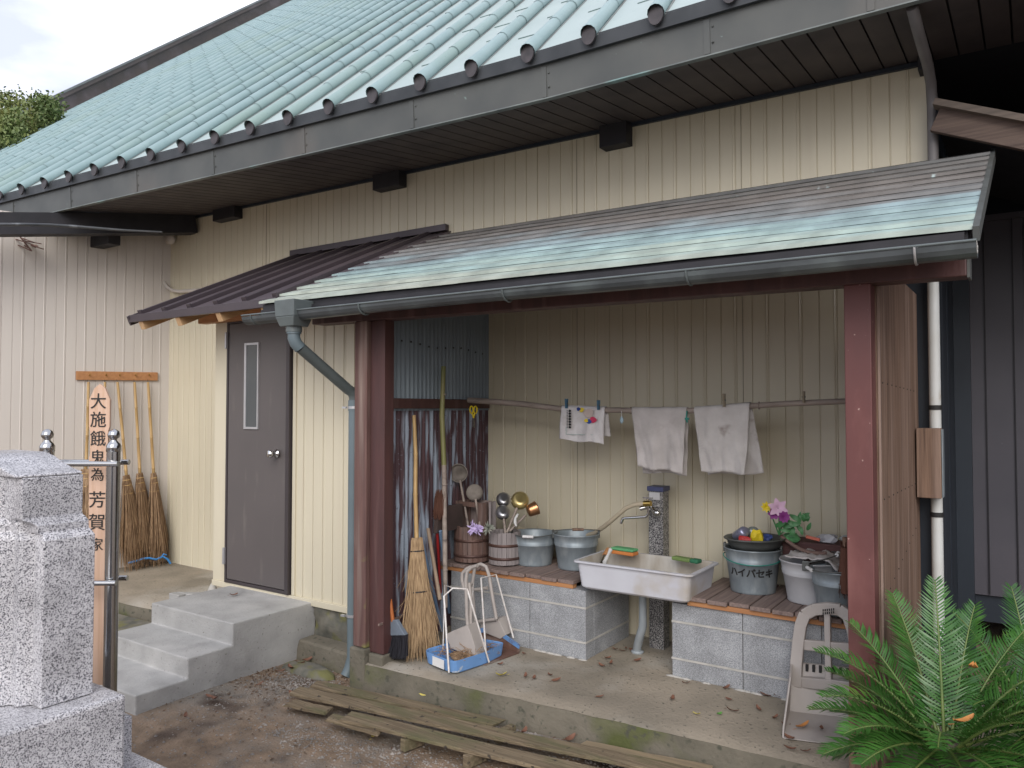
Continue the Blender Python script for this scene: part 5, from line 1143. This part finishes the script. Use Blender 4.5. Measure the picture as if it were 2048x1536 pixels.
# second blue/rust dustpan
D2 = thing('rusty_dustpan', 'rusty blue rimmed dustpan with white wire handle against the block pier', 'dustpan', (-2.6, 3.7, SZ), 'dustpans in front of the left pier')
q = [onZ(u, v, SZ) for u, v in ((935, 1330), (972, 1328), (1032, 1302), (1037, 1285))]
fl = Vector((q[1].x, q[1].y, 0)); fr_ = Vector((q[2].x + .01, q[2].y, 0)); bl_ = fl + Vector((-.12, .28, 0)); br_ = fr_ + Vector((-.06, .08, 0))
fl = Vector((-2.615, 3.57, 0)); fr_ = Vector((-2.575, 3.86, 0)); bl_ = Vector((-2.93, 3.60, 0)); br_ = Vector((-2.85, 3.90, 0))
m = MB(); m.hexa([fl + Vector((0, 0, SZ + .003)), fr_ + Vector((0, 0, SZ + .003)), br_ + Vector((0, 0, SZ + .006)), bl_ + Vector((0, 0, SZ + .006))], [fl + Vector((0, 0, SZ + .007)), fr_ + Vector((0, 0, SZ + .007)), br_ + Vector((0, 0, SZ + .01)), bl_ + Vector((0, 0, SZ + .01))])
p2_ = obj('pan', m, rusty, D2)
m = MB(); wpts = [fr_ + Vector((0, 0, SZ + .05)), fr_.lerp(br_, .5) + Vector((0, 0.01, SZ + .085)), br_ + Vector((0, 0, SZ + .10)), bl_ + Vector((0, 0, SZ + .09))]
for a, b in zip(wpts, wpts[1:]): m.hexa([Vector((a.x, a.y, SZ + .005)), Vector((b.x, b.y, SZ + .005)), Vector((b.x, b.y + .004, SZ + .005)), Vector((a.x, a.y + .004, SZ + .005))], [a + Vector((0, 0, -.02)), b + Vector((0, 0, -.02)), b + Vector((0, .004, -.02)), a + Vector((0, .004, -.02))])
obj('rear_wall', m, rusty, D2)
m = MB()
for a, b in zip(wpts, wpts[1:]): m.beam(a + Vector((0, 0, -.008)), b + Vector((0, 0, -.008)), .008, .026)
obj('rim', m, bluetin, D2)
m = MB(); m.tube([onY(972, 1310, 3.60), onY(962, 1156, 3.78), onY(992, 1149, 3.9), onY(1027, 1276, 3.90)], .0055, 8); m.tube([onY(934, 1190, 3.85), onY(947, 1165, 3.82), onY(942, 1240, 3.8)], .004, 6); obj('wire_handle', m, whitewire, D2)
# taupe plastic dustpans
def plastic_pan(label, hood, legs, y0, holes=True):
    r = thing('plastic_dustpan', label, 'dustpan', (hood[0].x, hood[0].y, SZ), 'dustpans in front of the left pier')
    m = MB(); m.extr(hood, (0, 0, 0), (-.006, .10, 0)); obj('pan', m, greypl, r, bevel=.003)
    m = MB()
    for l in legs: m.tube(l, .011, 8)
    obj('handle_frame', m, greypl, r)
plastic_pan('taupe plastic dustpan with looped handle standing behind the front blue one', [onY(u, v, 3.55) for u, v in ((893, 1268), (905, 1262), (935, 1250), (942, 1268), (956, 1315), (930, 1308), (899, 1296))],
            [[onY(u, v, 3.60) for u, v in ((936, 1258), (934, 1230), (932, 1160), (935, 1142), (945, 1134), (955, 1131))], [onY(u, v, 3.72) for u, v in ((929, 1180), (924, 1160), (925, 1146), (933, 1138), (942, 1134))], [onY(u, v, 3.62) for u, v in ((941, 1256), (942, 1200), (938, 1165))]], 3.5)
plastic_pan('taupe plastic dustpan with tall frame leaning on the left block pier', [onY(u, v, 3.88) for u, v in ((962, 1244), (996, 1238), (1012, 1270), (1000, 1278), (960, 1262))],
            [[onY(u, v, 3.86) for u, v in ((950, 1132), (962, 1128), (972, 1133), (978, 1150), (986, 1200), (993, 1238))], [onY(u, v, 3.87) for u, v in ((946, 1180), (975, 1176))], [onY(u, v, 3.87) for u, v in ((958, 1243), (993, 1238))], [onY(u, v, 3.9) for u, v in ((950, 1134), (944, 1170), (950, 1242))]], 3.9)
# big grey dustpan at the right: side walls, sloping floor, ladder-like back frame
BD = thing('large_dustpan', 'large taupe plastic garden dustpan standing upright against the right pier', 'dustpan', (-.85, 3.8, SZ))
fl = onZ(1566, 1478, SZ); fr_ = Vector((fl.x + .36, fl.y + .10, SZ)); bd = Vector((-.12, .55, 0)).normalized()
def bp_(t, h_, side): return fl.lerp(fr_, side) + bd * t + Vector((0, 0, h_))
m = MB()
m.hexa([bp_(0, .002, 0), bp_(0, .002, 1), bp_(.27, .02, .96), bp_(.27, .02, .04)], [bp_(0, .006, 0), bp_(0, .006, 1), bp_(.27, .028, .96), bp_(.27, .028, .04)])
m.hexa([bp_(.27, .02, .04), bp_(.27, .02, .96), bp_(.30, .02, .96), bp_(.30, .02, .04)], [bp_(.36, .23, .07), bp_(.36, .23, .93), bp_(.38, .23, .93), bp_(.38, .23, .07)])
for sd_ in (0, 1):
    x = Vector((.004 if sd_ else -.004, 0, 0)); s2 = .04 if sd_ == 0 else .96; s3 = .07 if sd_ == 0 else .93
    m.hexa([bp_(0, .004, sd_) + x, bp_(.28, .02, s2) + x, bp_(.28, .02, s2) - x, bp_(0, .004, sd_) - x], [bp_(.03, .03, sd_) + x, bp_(.37, .24, s3) + x, bp_(.37, .24, s3) - x, bp_(.03, .03, sd_) - x])
    m.hexa([bp_(.03, .03, sd_) + x, bp_(.20, .04, s2) + x, bp_(.20, .04, s2) - x, bp_(.03, .03, sd_) - x], [bp_(.20, .21, s3) + x, bp_(.37, .235, s3) + x, bp_(.37, .235, s3) - x, bp_(.20, .21, s3) - x])
obj('pan', m, greypl, BD, bevel=.002)
m = MB()
for i in range(9): c = bp_(.352, .215, .18 + i * .08); m.box(c.x - .006, c.x + .006, c.y - .01, c.y + .002, c.z - .016, c.z + .016)
obj('drain_slot', m, ink, BD)
m = MB(); fy = 3.93; wdt = .03
fpts = [(1592, 1372), (1593, 1330), (1597, 1285), (1602, 1250), (1610, 1229), (1628, 1219), (1655, 1216), (1680, 1219), (1697, 1232), (1707, 1262), (1713, 1300), (1716, 1378)]
for a, b in zip(fpts, fpts[1:]): m.beam(onY(*a, fy - .06 * (a[1] - 1220) / 150), onY(*b, fy - .06 * (b[1] - 1220) / 150), .055, .030, up=(0, 1, 0), ext=.004)
for off in (0,):
    m.beam(onY(1655, 1224, fy), onY(1658, 1372, fy - .05), .028, .030, up=(0, 1, 0))
    m.beam(onY(1597, 1288, fy - .02), onY(1712, 1298, fy - .02), .050, .024, up=(0, 1, 0))
    m.beam(onY(1592, 1362, fy - .05), onY(1716, 1374, fy - .05), .050, .035, up=(0, 1, 0))
obj('handle_frame', m, greypl, BD, bevel=.004)
m = MB()
for i in range(6):
    for j in range(2): c = onY(1646 + i * 4.2, 1221 + j * 6 - i * .4, fy - .035); m.box(c.x - .0022, c.x + .0022, c.y, c.y + .006, c.z - .005, c.z + .005)
obj('grip_slot', m, ink, BD)
# ------------------------------------------------------------------ planks on the ground
def plank(label, p, q, wd, th, mt=greenwood, z=.08, wob=.004, seed=0, gp='mossy planks lying on the dirt'):
    p = Vector((p.x, p.y, z)) if len(p) == 3 else Vector((*p, z)); q = Vector((q.x, q.y, z)); d = (q - p).normalized(); s_ = Vector((-d.y, d.x, 0)); L_ = (q - p).length
    m = MB(); n_ = 24; vs = []
    for i in range(n_ + 1):
        t = i / n_; c = p.lerp(q, t); e = .012 * noise.noise(Vector((t * 6, seed, 0))); zo = wob * noise.noise(Vector((t * 3, seed, 5)))
        jag = 0
        for sg, zz in ((-1, 0), (1, 0), (1, th), (-1, th)):
            dx = (random.uniform(-.02, .02) if i in (0, n_) else 0)
            vs.append(c + s_ * (sg * wd / 2 + e * .3) + d * dx + Vector((0, 0, zz + zo)))
    m.add(vs, [(i * 4 + j, i * 4 + (j + 1) % 4, (i + 1) * 4 + (j + 1) % 4, (i + 1) * 4 + j) for i in range(n_) for j in range(4)] + [(3, 2, 1, 0), (n_ * 4, n_ * 4 + 1, n_ * 4 + 2, n_ * 4 + 3)])
    return tag(obj('wooden_plank', m, mt, bevel=.002), label, 'plank', gp)
random.seed(9)
plank('mossy plank nearest the slab, splintered at its right end', onZ(628, 1366, .05), onZ(1000, 1444, .05), .085, .015, z=.035)
plank('long mossy plank, second from the slab, running out of the frame', onZ(592, 1380, .065), onZ(1430, 1556, .065), .105, .016, z=.05, seed=2)
plank('long mossy plank, nearest the viewer, running out of the frame', onZ(690, 1430, .065), onZ(1330, 1580, .065), .11, .016, z=.05, seed=3)
plank('short rotten board lying left of the long planks', onZ(578, 1405, .04), onZ(660, 1422, .04), .075, .015, z=.03, seed=4)
plank('short rotten board tucked under the near long plank', onZ(660, 1436, .04), onZ(760, 1465, .04), .07, .015, z=.035, seed=5)
plank('worn pale plank at the bottom right in the gravel', onZ(1160, 1492, .04), onZ(1420, 1545, .04), .10, .02, z=.03, seed=6, mt=mat('pale_plank', (.30, .23, .14), (.22, .17, .11), 7, .85, (.4, 8, 8), bump=.4))
for i, (u, v) in enumerate(((1010, 1462), (825, 1478), (950, 1510))):
    c = onZ(u, v, .03); m = MB(); m.M = Matrix.Translation((c.x, c.y, 0)) @ Matrix.Rotation(R(80), 4, 'Z'); m.box(-.06, .06, -.018, .018, -.01, .046)
    tag(obj('wood_block', m, greenwood, bevel=.003), ('short wood bearer with a broken end near the splintered plank', 'small wood bearer under the left part of the near plank', 'small wood bearer under the middle of the near plank')[i], 'wood block', 'bearers under the planks')
# ------------------------------------------------------------------ gravel, leaves
random.seed(12); m = MB()
def pebs(n, fn, r0, r1):
    for i in range(n):
        x, y = fn(); r_ = random.uniform(r0, r1) * (1 if random.random() < .9 else 1.7)
        z = gz(x, y)
        m.ico((x, y, z + r_ * .25), (r_, r_ * random.uniform(.6, 1), r_ * .6), sub=0, jit=.25) if False else m.add([Vector((x, y, z)) + Vector((random.uniform(.6, 1.1) * a * r_, random.uniform(.6, 1.1) * b * r_, c * r_)) for a, b, c in ((1, 0, .1), (.3, .9, .15), (-.8, .5, .1), (-.8, -.5, .1), (.3, -.9, .15), (0, 0, .75))], [(0, 1, 5), (1, 2, 5), (2, 3, 5), (3, 4, 5), (4, 0, 5)], False)
pebs(3800, lambda: (random.uniform(-4.3, -.6), random.triangular(1.6, 3.3, 2.9)), .003, .008)
pebs(1600, lambda: (lambda x: (x, edge_y(x) - abs(random.gauss(0, .10)) - .02))(random.uniform(-3.0, -.9)), .004, .010)
pebs(900, lambda: (lambda x: (x, 2.62 + .12 * (x + 3) + random.gauss(0, .07)))(random.uniform(-3.2, -1.3)), .004, .009)
pebs(700, lambda: (random.gauss(-3.65, .15), random.gauss(3.08, .12)), .004, .009)
tag(obj('gravel', m, pebble), 'scattered grey gravel on the dirt', 'gravel', kind='stuff')
lt = MB(); random.seed(71)
for i in range(1500):
    k = random.random()
    if k < .45: x = random.uniform(-3.3, -.9); y = edge_y(x) - abs(random.gauss(0, .09)) - .015; z = gz(x, y)
    elif k < .7: x = random.uniform(-4.0, -3.3); y = random.gauss(3.05, .18); z = gz(x, y)
    else: x = random.uniform(-4.2, -1.2); y = random.uniform(1.9, 3.1); z = gz(x, y)
    p = Vector((x, y, z + .004)); d = Vector((random.gauss(0, 1), random.gauss(0, 1), random.gauss(0, .3))).normalized() * random.uniform(.004, .016); e = Vector((-d.y, d.x, random.uniform(-.004, .004))) * random.uniform(.15, .5)
    lt.add([p - d, p + e + Vector((0, 0, .003)), p + d, p - e], [(0, 1, 2, 3)])
tag(obj('leaf_litter', lt, mat('litter', (.15, .085, .05), (.07, .045, .03), 40, .9)), 'crumbled leaf litter on the dirt along the slab', 'litter', kind='stuff')
def leaf_mesh(seed, L_=.05, W_=.024):
    rnd = random.Random(seed); m = MB(); n_ = 6; cu = rnd.uniform(.2, 1.0); tw_ = rnd.uniform(-.4, .4)
    rows = []
    for i in range(n_ + 1):
        t = i / n_; wd = W_ * math.sin(math.pi * min(1, t * .92 + .04)) ** .8; x = (t - .5) * L_; z = cu * .012 * (2 * t - 1) ** 2 + .003
        for sgn in (-1, 0, 1): rows.append((x, sgn * wd / 2 * (.8 if sgn else 1), z + abs(sgn) * .006 * cu + sgn * tw_ * .006 * t + rnd.uniform(-.001, .001)))
    m.add(rows, [(i * 3 + j, i * 3 + j + 1, (i + 1) * 3 + j + 1, (i + 1) * 3 + j) for i in range(n_) for j in range(2)], True)
    m.tube([(-L_ * .5, 0, .004), (-L_ * .72, .004, .005)], .0008, 3); return m
LM = {}
def leaf(label, p, kind='b', s_=1, gp='fallen leaves'):
    key = (kind, random.randrange(4))
    if key not in LM:
        o = obj('fallen_leaf', leaf_mesh(hash(key) % 99 if False else key[1] * 7 + 3), dict(b=leaf_b, o=leaf_o, y=leaf_y, g=leaf_gr)[kind], local=True); LM[key] = o
    else: o = LM[key].copy(); COL.objects.link(o)
    o.location = p + Vector((0, 0, .002)); o.rotation_euler = (random.uniform(-.3, .3), random.uniform(-.2, .2), random.uniform(0, 6.28)); o.scale = (s_, s_, s_)
    tag(o, label, 'leaf', gp); return o
random.seed(31)
slabpx = [(1075, 1298), (1100, 1296), (1048, 1308), (1125, 1305), (1230, 1300), (1245, 1303), (1252, 1298), (1265, 1302), (1215, 1318), (1222, 1328), (1203, 1333), (1275, 1322), (1100, 1352), (1068, 1357), (1052, 1354), (1200, 1395), (1112, 1362), (1345, 1400), (1372, 1368), (1452, 1378), (1530, 1392), (1458, 1400), (1465, 1424), (1518, 1420), (1550, 1438), (1572, 1452), (1580, 1500), (1612, 1505), (1650, 1508), (1560, 1395), (1190, 1258 + 40), (1035, 1300), (1000, 1330)]
for u, v in slabpx: leaf('small dry brown leaf lying on the concrete slab floor', onZ(u, v, SZ + .003), 'b', random.uniform(.7, 1.15), 'brown leaves on the slab')
leaf('fallen green leaf on the concrete slab, brightest green one', onZ(1438, 1430, SZ + .003), 'g', .8, None)
leaf('dull olive leaf just left of the green leaf on the slab', onZ(1393, 1430, SZ + .003), 'y', .8, None)
leaf('yellow curled leaf on the slab right of the blue dustpan', onZ(1003, 1353, SZ + .003), 'y', 1.3, None)
leaf('big orange dead leaf inside the large taupe dustpan', bp_(.10, .022, .22), 'o', 1.5, None)
leaf('dark brown leaf inside the large taupe dustpan', bp_(.10, .022, .42), 'b', 1.0, None)
leaf('red brown leaf at the lip of the large taupe dustpan', bp_(-.01, .006, .08), 'b', 1.2, None)
leaf('dry leaf on the top concrete step near the door', onZ(467, 1192, .339), 'b', 1.2, None)
leaf('pale yellow leaf on the dirt in front of the planks', onZ(747, 1475, .01), 'y', 1.3, None)
leaf('small yellow leaf on the planks beside the gravel', onZ(845, 1392, .08), 'y', .8, None)
for u, v in ((600, 1330), (615, 1322), (580, 1338), (575, 1305), (640, 1320), (655, 1322), (625, 1340), (560, 1345), (430, 1400), (370, 1435), (420, 1395), (585, 1390), (1048, 1466), (1030, 1430), (888, 1390), (700, 1395), (520, 1370), (1140, 1480)): 
    leaf('dry brown leaf lying on the dirt by the planks and steps', onZ(u, v, .02), 'b', random.uniform(.9, 1.5), 'brown leaves on the dirt')
# ------------------------------------------------------------------ cycads
def frond(m, mr, base, az, el, L_, droop, n_=46, lw=.0072, ll=.108, roll=0):
    pts = []; d = Vector((math.cos(az) * math.cos(el), math.sin(az) * math.cos(el), math.sin(el))); p = Vector(base); st_ = L_ / n_
    axis_ = Vector((-math.sin(az), math.cos(az), 0))
    for i in range(n_ + 1):
        pts.append(p.copy()); q = Matrix.Rotation(droop / n_ * (0.4 + 1.4 * i / n_), 3, axis_); d = q @ d; p = p + d * st_
    mr.tube(pts, [.006 * (1 - .8 * i / n_) + .0008 for i in range(n_ + 1)], 5, cap=False)
    for i in range(4, n_ + 1):
        t = i / n_; dd = (pts[min(i + 1, n_)] - pts[max(i - 1, 0)]).normalized(); side = dd.cross(Vector((0, 0, 1))); 
        side = side.normalized() if side.length > .05 else Vector((-math.sin(az), math.cos(az), 0)); side = Matrix.Rotation(roll, 3, dd) @ side
        up_ = side.cross(dd).normalized(); l = ll * (math.sin(math.pi * min(1, .16 + t * .78)) ** .7) * random.uniform(.9, 1.06)
        for sg in (-1, 1):
            e = (side * sg * .86 + dd * (.40 + .35 * t + random.uniform(-.09, .09)) + up_ * random.uniform(.18, .5)).normalized()
            a = pts[i]; b = a + e * l * .55 ; c = a + e * l + up_ * (-.14 * l) + dd * .06 * l
            wv = dd.cross(e).cross(e).normalized() * lw / 2
            m.add([a - wv * .6, a + wv * .6, b - wv, b + wv, c], [(0, 1, 3, 2), (2, 3, 4)], True)
def cycad(name, label, base, hgt, fr, mt, seed):
    random.seed(seed); r = thing(name, label, 'cycad', (base[0], base[1], 0)); c = Vector((base[0], base[1], hgt))
    m = MB(); m.lathe([(.09, -.02), (.10, hgt * .4), (.085, hgt * .9), (.03, hgt + .03), (0, hgt + .04)], 14, Matrix.Translation((base[0], base[1], 0)))
    m.v = [v + Vector((random.uniform(-.008, .008), random.uniform(-.008, .008), 0)) for v in m.v]; obj('trunk', m, bark, r)
    for (az, el, L_, dr) in fr:
        m = MB(); mr = MB(); frond(m, mr, c + Vector((math.cos(R(az)) * .04, math.sin(R(az)) * .04, 0)), R(az + random.uniform(-5, 5)), R(el - dr * .12), L_ * random.uniform(.92, 1.12), R(dr * .62))
        f = obj('frond', m, mt, r); obj('rachis', mr, rachis, f)
    return r
random.seed(17)
f1 = [(178, 46, .40, 55), (196, 30, .40, 55), (215, 14, .38, 45), (236, 26, .38, 60), (160, 60, .46, 35), (132, 70, .48, 28), (104, 80, .50, 24), (74, 72, .50, 28), (50, 62, .48, 35), (184, 64, .42, 75), (300, 25, .40, 55), (330, 30, .44, 50), (0, 40, .48, 45), (24, 50, .46, 45), (210, 52, .40, 75), (268, 50, .40, 75), (150, 26, .40, 35), (345, 8, .42, 40), (248, 0, .34, 35), (320, 55, .42, 65), (205, 2, .36, 30), (226, 40, .40, 70), (118, 62, .44, 45), (90, 60, .46, 40), (285, 8, .36, 40), (172, 16, .36, 35), (12, 66, .44, 50), (340, 60, .42, 60)]
cycad('cycad_plant', 'large glossy green cycad in front of the red post', (-.275, 3.06), .46, f1, leaf_g, 1)
f2 = [(180, 38, .44, 50), (200, 24, .42, 50), (152, 60, .46, 32), (118, 74, .48, 24), (84, 70, .46, 30), (228, 22, .42, 55), (256, 16, .42, 50), (296, 30, .44, 50), (20, 40, .46, 45), (340, 35, .46, 50), (190, 62, .42, 65), (50, 60, .45, 40), (136, 38, .42, 45), (275, 45, .44, 65), (214, 46, .42, 70), (166, 20, .40, 35), (240, 50, .42, 75), (105, 50, .44, 45), (240, -2, .38, 30), (320, 14, .42, 40)]
cycad('cycad_plant', 'second cycad further right, cut off by the edge of the photo', (.01, 3.45), .46, f2, leaf_d, 2)
for i, (p, k) in enumerate(((onY(1945, 1340, 3.1), 'o'), (onY(1930, 1447, 2.95), 'o'))):
    leaf(('orange dead leaf caught upright between the cycad fronds', 'orange dead leaf on the lower cycad frond')[i], p, k, 1.6, None)
# ------------------------------------------------------------------ tree behind the roof
TR = thing('background_tree', 'leafy green tree overhanging the far brown verge of the roof', 'tree', (-17.5, 6.2, 0))
m = MB(); m.tube([(-17.5, 6.2, -.2), (-17.4, 6.2, 2.5), (-17.0, 6.1, 4.6), (-16.2, 6.0, 6.0)], [.22, .18, .13, .05], 8)
for k in range(7):
    a = Vector((-17.0, 6.1, 4.6)); m.tube([a, a + Vector((random.uniform(-1.2, 1.6), random.uniform(-1, 1), random.uniform(.6, 1.8)))], [.06, .02], 5)
obj('trunk', m, bark, TR)
m = MB(); random.seed(44); cl = []
for k in range(70):
    u = random.uniform(-70, 108); v = random.uniform(205, 290)
    if u > 60: v = min(max(v, 200), 262)
    dep = random.uniform(11.2, 12.6) if (u < 70 and v > 225) else (random.uniform(12.6, 15.0) if u < 70 else random.uniform(12.0, 12.5))
    cl.append((dist_pt(u, v + (4 if u < 0 else 0), dep), random.uniform(.14, .28) if u > 70 else random.uniform(.20, .36)))
def lf(p, s0, s1):
    a = Vector((random.gauss(0, 1), random.gauss(0, 1), random.gauss(0, 1))).normalized(); b = a.orthogonal().normalized(); s_ = random.uniform(s0, s1)
    m.add([p - a * s_, p + b * s_ * .55, p + a * s_, p - b * s_ * .55], [(0, 1, 2, 3)])
for c, rad_ in cl:
    for j in range(int(1500 * rad_ * rad_ / .1)//10 + 40):
        d = Vector((random.gauss(0, 1), random.gauss(0, 1), random.gauss(0, .8))).normalized() * rad_ * random.random() ** .4
        lf(c + d, .020, .042)
for j in range(30):   # thin leafy shoots against the sky
    c = dist_pt(random.uniform(-10, 105), 205 + random.uniform(-4, 14), 13.2); e = c + Vector((random.uniform(-.2, .2), random.uniform(-.2, .2), random.uniform(.10, .36)))
    for q in range(14): lf(c.lerp(e, q / 14) + Vector((random.uniform(-.04, .04), 0, random.uniform(-.03, .03))), .014, .03)
obj('crown', m, treeleaf, TR)
